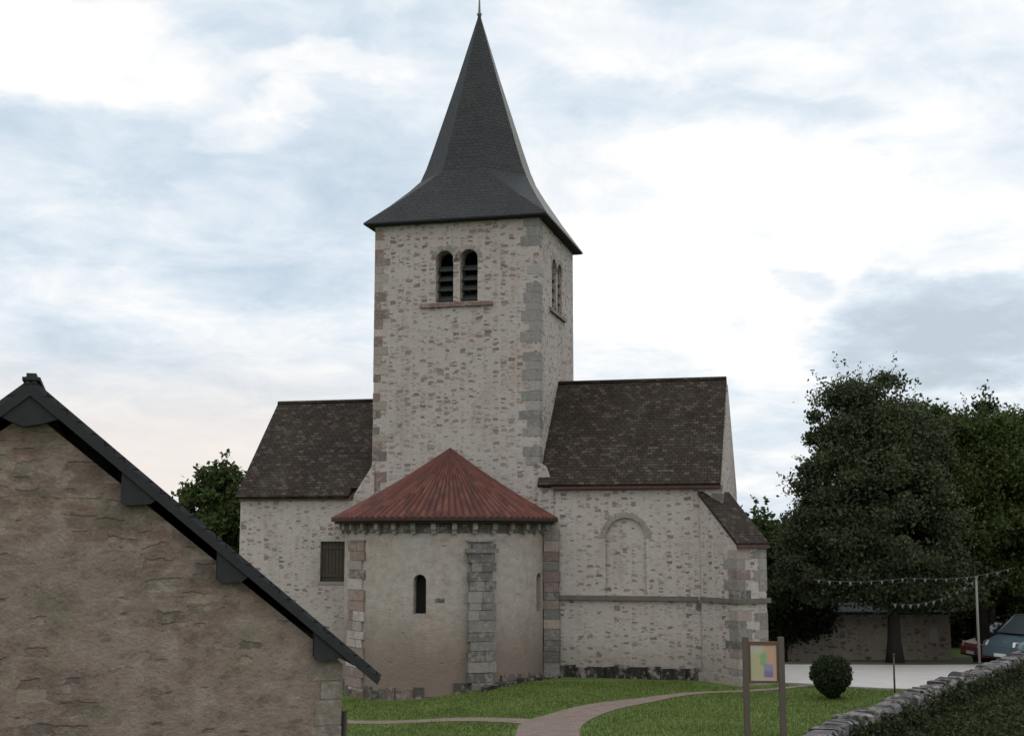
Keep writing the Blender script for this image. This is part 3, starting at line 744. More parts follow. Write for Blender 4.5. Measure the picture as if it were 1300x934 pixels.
# apse
AC = -3.15; AR_ = 3.3
def apse():
    mb = MB(); n = 72; z0, z1 = -1.4, 4.86; r0, r1 = AR_-.55, AR_
    vs = []; 
    for k in range(n+1):
        p = PI*k/n
        for r in (r1, r0):
            for z in (z0, z1): vs.append((AC-r*math.cos(p), -r*math.sin(p)-(.0 if 0 < k < n else 0), z))
    fs = []
    for k in range(n):
        a = 4*k; b_ = a+4
        fs += [(a, a+1, b_+1, b_), (a+2, b_+2, b_+3, a+3), (a, b_, b_+2, a+2), (a+1, a+3, b_+3, b_+1)]
    fs += [(0, 2, 3, 1), (4*n, 4*n+1, 4*n+3, 4*n+2)]
    mb.faces(vs, fs)
    wall = mb.build('apse_wall', M['apse'], church, 'polar', AR_, AC)
    # slit windows cut through the wall
    def cutter(phi, wd, za, zb):
        cb = MB(); r = wd/2
        prof = [(-r, za), (r, za)] + [(r*math.cos(PI*k/8), zb-r+r*math.sin(PI*k/8)) for k in range(9)]
        dr = Vector((-math.cos(phi), -math.sin(phi), 0)); tn = Vector((math.sin(phi), -math.cos(phi), 0))
        c_ = Vector((AC, 0, 0))
        cb.prism([c_+dr*(AR_-.9)+tn*s+Vector((0, 0, z)) for s, z in prof], dr*1.6)
        return cb.build('cut', M['void']), dr, tn
    wins = [(R(93), .40, 2.08, 3.26), (R(170), .40, 2.05, 3.25)]
    for phi, wd, za, zb in wins:
        co, dr, tn = cutter(phi, wd, za, zb)
        co.parent = church
        md = wall.modifiers.new('b', 'BOOLEAN'); md.operation = 'DIFFERENCE'; md.solver = 'EXACT'; md.object = co
        dg = bpy.context.evaluated_depsgraph_get()
        nm = bpy.data.meshes.new_from_object(wall.evaluated_get(dg)); wall.modifiers.clear(); wall.data = nm; wall.data.name = 'apse_wall'
        bpy.data.objects.remove(co)
        g = MB(); c_ = Vector((AC, 0, 0)); 
        g.prism([c_+dr*(AR_-.38)+tn*s+Vector((0, 0, z)) for s, z in ((-wd/2, za), (wd/2, za), (wd/2, zb), (-wd/2, zb))], dr*.02)
        wo_ = g.build('window', M['glass'], church)
    uvs(wall.data, 'polar', AR_, AC)
    for p in wall.data.polygons: p.use_smooth = False
    # putlog hole stone to the right of the window
    g = MB(); g.polar(AC, AR_-.05, AR_+.012, R(101), R(106.2), 2.42, 2.55, (.07, .065, .055)); g.build('wall_stone', M['quoin'], church)
    # pilasters
    def pil(name, p0, p1, za, zb, pr, kind, tooth=.03):
        mb = MB(); z = za; k = 0
        while z < zb-.05:
            hh = min(rnd.uniform(.22, .36), zb-z); 
            w0 = rnd.uniform(0, tooth)*(1 if k % 2 else 0); w1 = rnd.uniform(0, tooth)*(0 if k % 2 else 1)
            cuts = [p0+w0, p1-w1] if rnd.random() < .45 else [p0+w0, p0+(p1-p0)*rnd.uniform(.38, .62), p1-w1]
            for a, b_ in zip(cuts, cuts[1:]): mb.polar(AC, AR_-.15, AR_+pr+rnd.uniform(-.012, .012), a+.0015, b_-.0015, z+.007, z+hh-.007, qcol(kind))
            z += hh; k += 1
        return mb.build(name, M['quoin'], church)
    pil('apse_pilaster', R(39), R(58), -.9, 4.3, .06, 'pink', .07)
    pil('apse_pilaster', R(118), R(132.5), -.5, 4.22, .24, 'grey', .04)
    mb = MB(); mb.polar(AC, AR_-.1, AR_+.30, R(117), R(133.5), 3.90, 4.02, (.13, .12, .115)); mb.polar(AC, AR_-.1, AR_+.16, R(118), R(132.5), 4.23, 4.3, (.17, .16, .15))
    mb.build('pilaster_cap', M['quoin'], church)
    mb = MB(); z = -.3; k = 0
    while z < 4.45:
        hh = rnd.uniform(.24, .40); mb.box(.17+rnd.uniform(-.02, .02), .66+rnd.uniform(-.02, .02), -.24+rnd.uniform(-.01, .01), 0, z+.006, z+hh-.006, qcol('grey' if rnd.random() < .6 else 'mix')); z += hh; k += 1
    mb.build('apse_pilaster', M['quoin'], church)
    # rough plinth
    mb = MB()
    for k in range(34):
        p = R(2+k*5.2); mb.polar(AC, AR_-.1, AR_+rnd.uniform(.02, .09), p, p+R(5.1), -1.3, rnd.uniform(-.35, -.05)+(.30 if k > 20 else 0), rnd.choice([(.11, .085, .07), (.085, .078, .066), (.12, .09, .075), (.06, .056, .048)]))
    mb.build('apse_plinth', M['quoin'], church)
    # cornice of corbels and dark gutter board
    mb = MB(); mb.polar(AC, AR_-.2, AR_+.34, R(.5), R(179.5), 4.80, 4.90, seg=60); mb.build('corbel_table', M['fascia'], church, 'polar', AR_, AC)
    mb = MB(); mb.polar(AC, AR_-.2, AR_+.03, R(.5), R(179.5), 4.50, 4.79, (.075, .068, .058), seg=60); mb.build('corbel_frieze', M['quoin'], church, 'polar', AR_, AC)
    for k in range(17):
        p = R(5+k*10.6); hw = .085/AR_
        mb = MB(); mb.polar(AC, AR_-.1, AR_+.20, p-hw*.8, p+hw*.8, 4.60, 4.795, qcol('mix'), 1); mb.polar(AC, AR_-.1, AR_+.12, p-hw*.8, p+hw*.8, 4.47, 4.598, (.17, .155, .135), 1)
        mb.build('corbel', M['quoin'], church)
    # red ribbed half-cone roof
    NR = 50; Re = AR_+.45; ze = 4.90; za = 7.26; rings = [0, .02, .1, .2, .35, .5, .65, .8, .9, 1.0]
    per = 6; cols = NR*per; bm = bmesh.new(); uvl = bm.loops.layers.uv.new('UVMap'); G = []
    for t in rings:
        row = []
        for k in range(cols+1):
            p = PI*k/cols; amp = .085*min(1, t*1.3)
            prof = abs(math.sin(PI*k/per)); off = amp*(prof - .35)
            r = Re*t; row.append(bm.verts.new((AC+.12*(1-t)-r*math.cos(p), -r*math.sin(p)-.002, za+(ze-za)*t + off + .05 - .10*math.sin(PI*t))))
        G.append(row)
    for i in range(len(rings)-1):
        for k in range(cols):
            f = bm.faces.new((G[i][k], G[i+1][k], G[i+1][k+1], G[i][k+1])); f.smooth = True
            for l, (a, t) in zip(f.loops, ((k, rings[i]), (k, rings[i+1]), (k+1, rings[i+1]), (k+1, rings[i]))): l[uvl].uv = ((a+.5 if a == k else a-.5)/per, t*4.2)
    # underside
    low = [bm.verts.new((v.co.x, v.co.y, ze-.03)) for v in G[-1]]; inn = [bm.verts.new((AC-(AR_-.3)*math.cos(PI*k/cols), -(AR_-.3)*math.sin(PI*k/cols), ze-.02)) for k in range(cols+1)]
    for k in range(cols): bm.faces.new((G[-1][k], low[k], low[k+1], G[-1][k+1])); bm.faces.new((low[k], inn[k], inn[k+1], low[k+1]))
    me = bpy.data.meshes.new('apse_roof'); bm.to_mesh(me); bm.free(); me.materials.append(M['redtile'])
    o = bpy.data.objects.new('apse_roof', me); C.objects.link(o); o.parent = church
apse()

# ------------------------------------------------------------------ BARN in the left foreground
barn = thing('stone_barn', 'rough brown stone barn with dark slate verge, gable end facing the viewer', 'barn', (-2.14, 16.3, 0), .30)
def build_barn():
    xr = -3.72; wd = 2*3.72+.06; x0 = -wd; k = .838; zw = 2.85; zr = zw + k*3.75
    mb = MB(); mb.prism([(.03, 0, -1.0), (.03, 0, zw), (xr, 0, zr-.12), (x0, 0, zw), (x0, 0, -1.0)], (0, 11, 0)); mb.build('barn_wall', M['barn'], barn)
    mb = MB()   # uneven pale corner stones
    z = .3
    while z < 2.7:
        hh = rnd.uniform(.18, .32); mb.box(-rnd.uniform(.18, .4), .045, -.008, .3, z+.01, z+hh-.01, rnd.choice([(.14, .12, .10), (.12, .10, .085), (.15, .13, .108)]), .006); z += hh
    mb.build('corner_quoins', M['quoin'], barn)
    mb = MB(); n = Vector((k, 0, 1)).normalized(); n2 = Vector((-k, 0, 1)).normalized(); t = .055
    e = Vector((.47, -.17, 2.66)); r = Vector((xr, -.17, 2.66+k*(.47-xr))); el_ = Vector((2*xr-.47, -.17, 2.66))
    mb.prism([e, r, r+n*t, e+n*t], (0, 11.5, 0)); mb.prism([el_, r, r+n2*t, el_+n2*t], (0, 11.5, 0))
    rf = mb.build('barn_roof', M['barn_slate'], barn, weld=False)
    mb = MB(); mb.box(xr-.10, xr+.10, -.19, 11.2, r.z+.0, r.z+.13); mb.build('ridge_cap', M['fascia'], barn, bevel=.045)
    # slate-hung verge board under the slope
    mb = MB(); dp = .125
    dn = Vector((0, 0, -1))*dp
    mb.prism([e+Vector((.02, -.012, -.0)), r+Vector((0, -.012, -.0)), r+Vector((0, -.012, 0))+dn*1.1, e+Vector((-.02, -.012, 0))+dn*.55], (0, .05, 0))
    mb.prism([el_+Vector((0, -.013, 0)), r+Vector((0, -.013, 0)), r+Vector((0, -.013, 0))+dn*1.1, el_+Vector((.02, -.013, 0))+dn*.55], (0, .05, 0))
    mb.build('verge_board', M['slateface'], barn, weld=False)
    # slate-faced purlin ends
    zl = lambda x: 2.66 + k*(.47 - x)
    for xa, xb, dz in ((-2.66, -2.30, .0), (-1.52, -1.20, .0), (-.33, -.02, .04)):
        mb = MB(); zb_ = zl(xb) - .22 + dz
        mb.prism([(xa, -.15, zl(xa)-.05), (xa, -.15, zb_+.06), (xa+.05, -.15, zb_), (xb-.02, -.15, zb_+.02), (xb+.10, -.15, zl(xb)-.12)], (0, .14, 0)); mb.build('purlin_end', M['slateface'], barn)
    mb = MB(); mb.prism([(xr-.42, -.152, zl(xr)-.33), (xr-.22, -.152, zl(xr)-.44), (xr-.06, -.152, zl(xr)-.50), (xr+.12, -.152, zl(xr)-.47), (xr+.34, -.152, zl(xr)-.40), (xr+.45, -.152, zl(xr)-.36), (xr, -.152, zl(xr)-.02)], (0, .14, 0)); mb.build('purlin_end', M['slateface'], barn)
    mb = MB(); mb.box(-3.0, .10, 10.9, 11.0, -.5, 1); mb.bm.free()
    # drain pipe beyond the corner
    mb = MB(); mb.tube([(.16, .5, -.2), (.16, .5, 2.2)], .045, 8); mb.build('drain_pipe', M['darkpole'], barn)
build_barn()

# ------------------------------------------------------------------ churchyard wall (lower right)
def yard_wall():
    P = catmull([(1.6, 17.0), (3.4, 20.6), (5.37, 24.1), (7.03, 27.2), (9.0, 30.3), (10.8, 33.4), (12.6, 36.0), (14.2, 38.6), (16.6, 42.2)], 26)
    rows = np.linspace(-.5, .62, 12); hw = .24
    V = []; F = []; prof = [(-hw, z) for z in rows] + [(hw, z) for z in rows[::-1]]
    for i, p in enumerate(P):
        a = P[max(i-1, 0)]; b = P[min(i+1, len(P)-1)]; t = (b-a)/np.linalg.norm(b-a); n = np.array([t[1], -t[0]])   # n: to the right (viewer side is +n? )
        g = H(*p)
        for s, z in prof:
            j = nrng.normal(0, .018); q = p + n*(s + (j if s > 0 else -j)); V.append((q[0], q[1], g+z+nrng.normal(0, .008)))
    m = len(prof)
    for i in range(len(P)-1):
        for k in range(m-1): F.append((i*m+k, i*m+k+1, (i+1)*m+k+1, (i+1)*m+k))
    mb = MB(); mb.faces(V, F); mb.faces([V[k] for k in range(m)], [tuple(range(m))]); mb.faces([V[(len(P)-1)*m+k] for k in range(m)], [tuple(range(m))])
    wl = thing('churchyard_wall', 'low rubble stone wall overgrown with ivy bordering the lawn', 'stone wall', (0, 0, 0))
    mb.build('wall_body', M['garden_wall'], wl)
    # rough coping stones laid along the top
    mb = MB(); L = [0.0]
    for a, b in zip(P, P[1:]): L.append(L[-1]+np.linalg.norm(b-a))
    L = np.array(L); PA = np.array(P); s = .05
    while s < L[-1]-.6:
        ln = rnd.uniform(.14, .5); x0, y0 = np.interp(s, L, PA[:, 0]), np.interp(s, L, PA[:, 1]); x1, y1 = np.interp(s+ln, L, PA[:, 0]), np.interp(s+ln, L, PA[:, 1])
        t = Vector((x1-x0, y1-y0, 0)); t.normalize(); n = Vector((t.y, -t.x, 0)); g = H(x0, y0)
        hw_ = .26*rnd.uniform(.9, 1.15); zt_ = rnd.uniform(.71, .81); a = Vector((x0, y0, g)); b = Vector((x1, y1, H(x1, y1))) - t*.02
        c = rnd.choice([(.055, .051, .054), (.075, .070, .073), (.042, .040, .040), (.10, .095, .095)])
        J = lambda q: q + Vector((rnd.uniform(-.035, .035), rnd.uniform(-.035, .035), rnd.uniform(-.028, .028)))
        vs = [J(p_ + n*s_*hw_*k_ + Vector((0, 0, z_))) for z_, k_ in ((.58, 1), (zt_-.05, 1.0), (zt_, .72)) for p_ in (a, b) for s_ in (-1, 1)]
        q = [(0, 1, 3, 2), (8, 10, 11, 9)]
        for l in (0, 4): q += [(l, l+4, l+5, l+1), (l+2, l+3, l+7, l+6), (l, l+2, l+6, l+4), (l+1, l+5, l+7, l+3)]
        mb.faces(vs, q, c); s += ln
    mb.build('coping', M['quoin'], wl)
    return P
WP = yard_wall()

# ------------------------------------------------------------------ foliage
def leaves(name, pts, size, m, parent=None, normals=None, tint=None, elong=1.6, up=.0, rng=nrng):
    """many leaf-sized faces; pts (n,3)"""
    n = len(pts)
    s = size*rng.uniform(.6, 1.35, n)[:, None]
    a = rng.normal(size=(n, 3)); a[:, 2] += up; a /= np.linalg.norm(a, axis=1)[:, None]
    b = rng.normal(size=(n, 3)); b -= a*(a*b).sum(1)[:, None]; b /= np.linalg.norm(b, axis=1)[:, None]
    V = np.empty((n, 4, 3)); V[:, 0] = pts - a*s*elong/2; V[:, 1] = pts + b*s*.45 - a*s*.1; V[:, 2] = pts + a*s*elong/2; V[:, 3] = pts - b*s*.45 - a*s*.1
    me = bpy.data.meshes.new(name); me.vertices.add(4*n); me.vertices.foreach_set('co', V.reshape(-1))
    me.loops.add(4*n); me.loops.foreach_set('vertex_index', np.arange(4*n, dtype=np.int32))
    me.polygons.add(n); me.polygons.foreach_set('loop_start', np.arange(0, 4*n, 4, dtype=np.int32))
    try: me.polygons.foreach_set('loop_total', np.full(n, 4, dtype=np.int32))
    except Exception: pass
    me.update(calc_edges=True)
    ca = me.color_attributes.new('Col', 'FLOAT_COLOR', 'CORNER')
    r = np.clip(rng.uniform(0, 1, n)*.6 + (tint if tint is not None else .2), 0, 1); g = rng.uniform(0, 1, n)**3
    col = np.stack([r, g, r, np.ones(n)], -1); ca.data.foreach_set('color', np.repeat(col, 4, axis=0).reshape(-1).astype(np.float32))
    me.materials.append(m); o = bpy.data.objects.new(name, me); C.objects.link(o)
    if parent: o.parent = parent
    return o

def tree(name, label, x, y, blobs, trunk_r, ztr, m, nclump=230, per=230, size=.15, seed=1, group=None, lean=(0, 0), cr=.42, tips=.5, stems=1):
    """blobs: ellipsoids (cx, cy, cz, rx, ry, rz) relative to the trunk foot"""
    rng = np.random.default_rng(seed); rr = random.Random(seed)
    z0 = H(x, y); t = thing(name, label, 'tree', (x, y, z0), 0, group)
    vol = np.array([b[3]*b[4]*b[5] for b in blobs])**.67; vol = vol/vol.sum()
    cl = []
    for b, f in zip(blobs, vol):
        k = max(3, int(nclump*f)); d_ = rng.normal(size=(k, 3)); d_ /= np.linalg.norm(d_, axis=1)[:, None]
        rad = rng.uniform(.35, 1.0, k)**.45; rad *= rng.uniform(.86, 1.10, k)
        c_ = np.array(b[:3]) + d_*rad[:, None]*np.array(b[3:])
        cl.append(c_)
    cl = np.concatenate(cl)
    pts = []; tint = []
    for c_ in cl:
        k = int(per*rng.uniform(.5, 1.4)); rc = cr*rng.uniform(.55, 1.35)
        e = rng.normal(size=(k, 3))*np.array([rc, rc, rc*.7])*.62
        pts.append(c_ + e); tint.append(np.full(k, rng.uniform(0, .42)))
        if rng.random() < tips:      # thin twig of leaves poking out upwards and outwards
            o_ = c_ - np.array([0, 0, cl[:, 2].mean()]); o_ = o_/np.linalg.norm(o_) + np.array([0, 0, .55]) + rng.normal(size=3)*.25
            tt = rng.uniform(0, 1, 26)[:, None]; pts.append(c_ + o_*tt*rc*1.7 + rng.normal(size=(26, 3))*.05); tint.append(np.full(26, rng.uniform(.1, .4)))
    pts = np.concatenate(pts); tint = np.concatenate(tint)
    leaves('crown', pts, size, m, t, tint=tint, rng=rng)
    # trunk and limbs
    mb = MB(); top = max(b[2]+b[5]*.5 for b in blobs)
    for st in range(stems):
        ox, oy = (0, 0) if stems == 1 else (rr.uniform(-.4, .4), rr.uniform(-.4, .4))
        spine = []; nseg = 9
        for i in range(nseg+1):
            f = i/nseg; spine.append(Vector((ox+lean[0]*f + rr.uniform(-.06, .06)*f*3, oy+lean[1]*f+rr.uniform(-.06, .06)*f*3, -.25 + (top+.25)*f)))
        mb.tube(spine, [trunk_r*(1.45 if i == 0 else 1)*(1-.86*i/nseg) for i in range(nseg+1)], 9)
        for i in range(26):
            c_ = Vector(cl[rr.randrange(len(cl))]); f = rr.uniform(.0, .8); zs = max(ztr, 0) + (top-ztr)*f*.75
            k = min(nseg-1, int((zs+.25)/(top+.25)*nseg)); st_ = spine[k].lerp(spine[k+1], .5)
            if c_.z < st_.z+.2: c_.z = st_.z + .4
            mid = st_.lerp(c_, .5) + Vector((rr.uniform(-.2, .2), rr.uniform(-.2, .2), rr.uniform(.0, .4)))
            r0 = trunk_r*(1-.8*f)*.42; mb.tube([st_, mid, c_], [r0, r0*.6, r0*.22], 6)
    mb.build('trunk', M['bark'], t)
    return t
tree('lime_tree', 'tall grey-green tree with a rounded crown beside the church', 13.55, 46.6,
     [(-.2, 0, 4.4, 3.3, 3.0, 2.4), (-.4, 0, 6.3, 2.9, 2.5, 2.1), (-.5, 0, 7.9, 2.3, 2.0, 1.7), (-.5, 0, 9.1, 1.5, 1.3, 1.0), (-2.3, -.3, 4.7, 1.6, 1.6, 1.1), (-1.9, 0, 3.3, 2.0, 1.8, 1.1), (1.2, 0, 2.95, 2.2, 2.0, 1.15), (-.4, -.6, 2.9, 2.2, 1.6, 1.0)], .26, 1.9, M['leaf_grey'], 560, 400, .088, 3, 'trees beyond the road')
tree('broad_tree', 'wide greener tree with a flat top right of the tall tree', 17.4, 48.6,
     [(0, 0, 5.0, 3.8, 3.2, 2.6), (-.2, 0, 7.0, 3.6, 2.6, 1.9), (-2.7, -.6, 7.3, 2.0, 1.8, 1.9), (-1.4, -.3, 7.9, 1.9, 1.6, 1.4), (.8, -.3, 7.8, 1.9, 1.6, 1.4), (2.4, 0, 7.4, 2.4, 2.0, 1.7), (-.3, 0, 3.2, 3.3, 2.6, 1.2), (.6, -1, 6.2, 2.6, 2.0, 2.0)], .30, 2.0, M['leaf_green'], 640, 400, .092, 5, 'trees beyond the road')
tree('broad_tree', 'dark tree cut off by the right edge of the photo', 22.0, 48.5,
     [(0, 0, 5.2, 3.4, 3.2, 2.8), (-.6, 0, 7.8, 2.4, 2.4, 1.6), (0, 0, 3.0, 3.4, 3.0, 1.3)], .28, 2.0, M['leaf_dark'], 340, 260, .14, 8, 'trees beyond the road')
tree('slim_conifer', 'thin dark pointed tree top poking above the wide tree', 20.9, 57.0,
     [(0, 0, 10.1, .3, .3, 1.2), (0, 0, 8, .8, .8, 2.2), (0, 0, 5, 1.3, 1.3, 2.6)], .16, 1.2, M['leaf_dark'], 110, 200, .13, 12, 'trees beyond the road')
tree('shrubby_tree', 'low dark bushy tree filling the gap between church and tall tree', 12.2, 58.0,
     [(-1.2, 0, 3.2, 2.6, 2.4, 2.6), (1.2, 0, 3.2, 2.6, 2.2, 2.3), (-2.6, 0, 4.4, 1.3, 1.3, 1.0), (0, 0, 1.2, 3.8, 2, 1.3)], .2, .8, M['leaf_mid'], 260, 230, .16, 14, 'trees beyond the road', stems=2)
tree('shrubby_tree', 'low dark bushy tree behind the shed under the wide tree', 18.8, 60.0,
     [(-1.5, 0, 3.4, 3.2, 2.4, 2.8), (2.2, 0, 3.2, 3.2, 2.4, 2.7), (0, 0, 1.3, 5.2, 2, 1.5)], .22, .8, M['leaf_dark'], 300, 220, .18, 15, 'trees beyond the road', stems=2)
tree('shrubby_tree', 'low dark bushy tree behind the right edge car', 26.5, 57.0,
     [(-1.5, 0, 3.4, 3.4, 2.4, 2.8), (2.2, 0, 3.2, 3.2, 2.4, 2.7), (0, 0, 1.3, 5.2, 2, 1.5)], .22, .8, M['leaf_dark'], 260, 200, .19, 16, 'trees beyond the road', stems=2)
tree('bushy_tree', 'bright green bushy tree left of the church behind the barn roof', -13.9, 60.0,
     [(0, 0, 3.8, 2.4, 2.2, 2.6), (-.5, 0, 5.2, 1.2, 1.4, 1.4), (.7, 0, 6.2, 1.2, 1.3, 1.4), (1.9, 0, 4.8, 1.5, 1.5, 2.0), (0, 0, 1.5, 2.6, 2.2, 1.6)], .2, 1.0, M['leaf_mid'], 300, 250, .15, 18, stems=2)
tree('shrub', 'dark leafy shrub overhanging the boundary wall by the church corner', 10.3, 50.4,
     [(0, 0, 1.6, 1.5, 1.0, .9), (.9, .2, 2.1, 1.3, .9, .9), (-1.2, 0, 1.9, 1.4, 1.0, 1.2), (0, 0, 2.8, 1.9, 1.2, .9)], .07, .3, M['leaf_dark'], 120, 220, .10, 41, 'trees beyond the road', stems=2)
# far wood line
def far_wood():
    rng = np.random.default_rng(31); pts = []; ti = []
    for x in np.arange(-130, 170, 1.5):
        y = 112 + rng.uniform(-4, 4) + abs(x)*.08; hh = 3.2 + 1.6*math.sin(x*.11) + rng.uniform(-.6, .9)
        k = 330; e = rng.normal(size=(k, 3)); e /= np.linalg.norm(e, axis=1)[:, None]; e *= rng.uniform(.3, 1, k)[:, None]**.5
        pts.append(np.array([x, y, hh*.5]) + e*np.array([2.0, 2.2, hh*.55])); ti.append(np.full(k, rng.uniform(0, .4)))
    o = leaves('far_wood', np.concatenate(pts), .6, M['leaf_dark'], tint=np.concatenate(ti), rng=rng); tag(o, 'dark line of far woodland on the horizon', 'wood', kind='stuff')
far_wood()
# clipped bush on the lawn
def bush():
    x, y = 8.75, 36.2; z0 = H(x, y); t = thing('clipped_bush', 'round clipped dark green bush standing on the lawn', 'bush', (x, y, z0))
    rng = np.random.default_rng(4); n = 15000
    d_ = rng.normal(size=(n, 3)); d_ /= np.linalg.norm(d_, axis=1)[:, None]
    r = rng.uniform(.55, 1.0, n)**.4 * (1 + .07*np.sin(d_[:, 0]*7+d_[:, 2]*5)*np.cos(d_[:, 1]*6) + .05*np.sin(d_[:, 0]*17)*np.sin(d_[:, 2]*15)) * rng.uniform(.88, 1.09, n)
    p = d_*r[:, None]*np.array([.55, .55, .56]); f = np.where(p[:, 2] < 0, 1+p[:, 2]*.62, 1.0); p[:, 0] *= f; p[:, 1] *= f
    p[:, 2] += .60
    leaves('foliage', p, .045, M['leaf_dark'], t, tint=np.full(n, .1), rng=rng)
    mb = MB(); mb.tube([(0, 0, -.1), (0, 0, .2), (.02, 0, .5)], [.07, .06, .04], 8); mb.build('stem', M['bark'], t)
bush()
# ivy and weeds on the viewer's side of the churchyard wall
def ivy():
    rng = np.random.default_rng(9); P = np.array(WP); pts = []; ti = []
    for i in range(len(P)-1):
        t = P[i+1]-P[i]; ln = np.linalg.norm(t); t = t/ln; n = np.array([t[1], -t[0]]); g = H(*P[i])
        if P[i][1] < 19: continue
        for _ in range(7):
            if rng.random() < .48:
                s = rng.uniform(.2, .3); c_ = P[i] + t*rng.uniform(0, ln) + n*(.27); z = g + rng.uniform(0, .60)**1.0; k = int(rng.uniform(8, 26))
                q = rng.normal(size=(k, 3))*np.array([.09, .09, .09]); pts.append(np.array([c_[0], c_[1], z]) + q); ti.append(np.full(k, rng.uniform(0, .35)))
        for _ in range(16):   # brambles and long grass at the foot
            off = abs(rng.normal(0, 1.0))*1.6 + .3; c_ = P[i] + t*rng.uniform(0, ln) + n*off
            hh = rng.uniform(.03, .20); k = int(rng.uniform(10, 30)); q = rng.normal(size=(k, 3))*np.array([.13, .13, .07]); q[:, 2] = abs(q[:, 2]) + rng.uniform(0, hh, k)
            pts.append(np.array([c_[0], c_[1], H(*c_)]) + q); ti.append(np.full(k, rng.uniform(0, .45)))
    o = leaves('ivy_and_weeds', np.concatenate(pts), .075, M['ivy'], tint=np.concatenate(ti), rng=rng)
    tag(o, 'ivy, brambles and weeds growing along the churchyard wall', 'ivy', kind='stuff')
ivy()
# grass blades over the seen lawn, leaving the paths free
def grass():
    rng = np.random.default_rng(21)
    def poly_of(o):
        me = o.data; V = np.array([v.co[:2] for v in me.vertices]); return V
    # distance masks from coarse path samples
    PS = np.concatenate([poly_of(pp), poly_of(pl_)])
    n = 130000; x = rng.uniform(-7, 15.5, n); y = rng.uniform(22, 40.2, n)
    # keep what lies inside the lawn and left of the wall
    P = np.array(WP); wx = np.interp(y, P[:, 1], P[:, 0]); k = x < wx - .3
    road = (y > np.interp(x, [6.3, 8.2, 11.3, 15.2], [39.7, 39.5, 37.9, 38.4])) & (x > 6.2); k &= ~road
    # church frame test
    dx_, dy_ = x-.896, y-42.0; a = dx_*math.cos(TH)-dy_*math.sin(TH); b = dx_*math.sin(TH)+dy_*math.cos(TH)
    k &= ~((b > -.15) & (a > -10.6) & (a < 7.2)); k &= ~(((a-AC)**2 + b**2 < 3.5**2)); k &= ~((a > 5) & (a < 7.3) & (b > -1.6))
    x, y = x[k], y[k]
    cell = .12; occ = {(int(q[0]//cell), int(q[1]//cell)) for q in PS}
    # dense sampling of path quads
    for o in (pp, pl_):
        me = o.data
        for p in me.polygons:
            vs = [np.array(me.vertices[i].co[:2]) for i in p.vertices]
            for u in np.linspace(0, 1, 9):
                for v_ in np.linspace(0, 1, 9):
                    q = (vs[0]*(1-u)+vs[1]*u)*(1-v_) + (vs[3]*(1-u)+vs[2]*u)*v_; occ.add((int(q[0]//cell), int(q[1]//cell)))
    keep = np.array([(int(a_//cell), int(b_//cell)) not in occ for a_, b_ in zip(x, y)]); x, y = x[keep], y[keep]
    z = hgt(x, y); n = len(x); hh = rng.uniform(.03, .075, n); an = rng.uniform(0, PI, n)
    V = np.empty((n, 3, 3)); wd = .012
    V[:, 0] = np.stack([x-wd*np.cos(an), y-wd*np.sin(an), z-.005], -1); V[:, 1] = np.stack([x+wd*np.cos(an), y+wd*np.sin(an), z-.005], -1)
    V[:, 2] = np.stack([x+rng.normal(0, .025, n), y+rng.normal(0, .025, n), z+hh], -1)
    me = bpy.data.meshes.new('grass'); me.vertices.add(3*n); me.vertices.foreach_set('co', V.reshape(-1)); me.loops.add(3*n); me.loops.foreach_set('vertex_index', np.arange(3*n, dtype=np.int32))
    me.polygons.add(n); me.polygons.foreach_set('loop_start', np.arange(0, 3*n, 3, dtype=np.int32)); me.update(calc_edges=True)
    ca = me.color_attributes.new('Col', 'FLOAT_COLOR', 'CORNER')
    pn = .5+.25*np.sin(x*1.9+np.sin(y*1.3)*2)+.25*np.sin(y*2.3+np.sin(x*.9+1)*2.2); r = np.clip(rng.uniform(0, 1, n)*.55+pn*.5, 0, 1); g = np.clip(rng.uniform(0, 1, n)**3 + .5*(pn > .8)*rng.uniform(0, 1, n), 0, 1)
    ca.data.foreach_set('color', np.repeat(np.stack([r, g, r, np.ones(n)], -1), 3, axis=0).reshape(-1).astype(np.float32))
    me.materials.append(M['blade']); o = bpy.data.objects.new('grass', me); C.objects.link(o); tag(o, 'short mown green grass of the churchyard lawn', 'grass', kind='stuff')
grass()

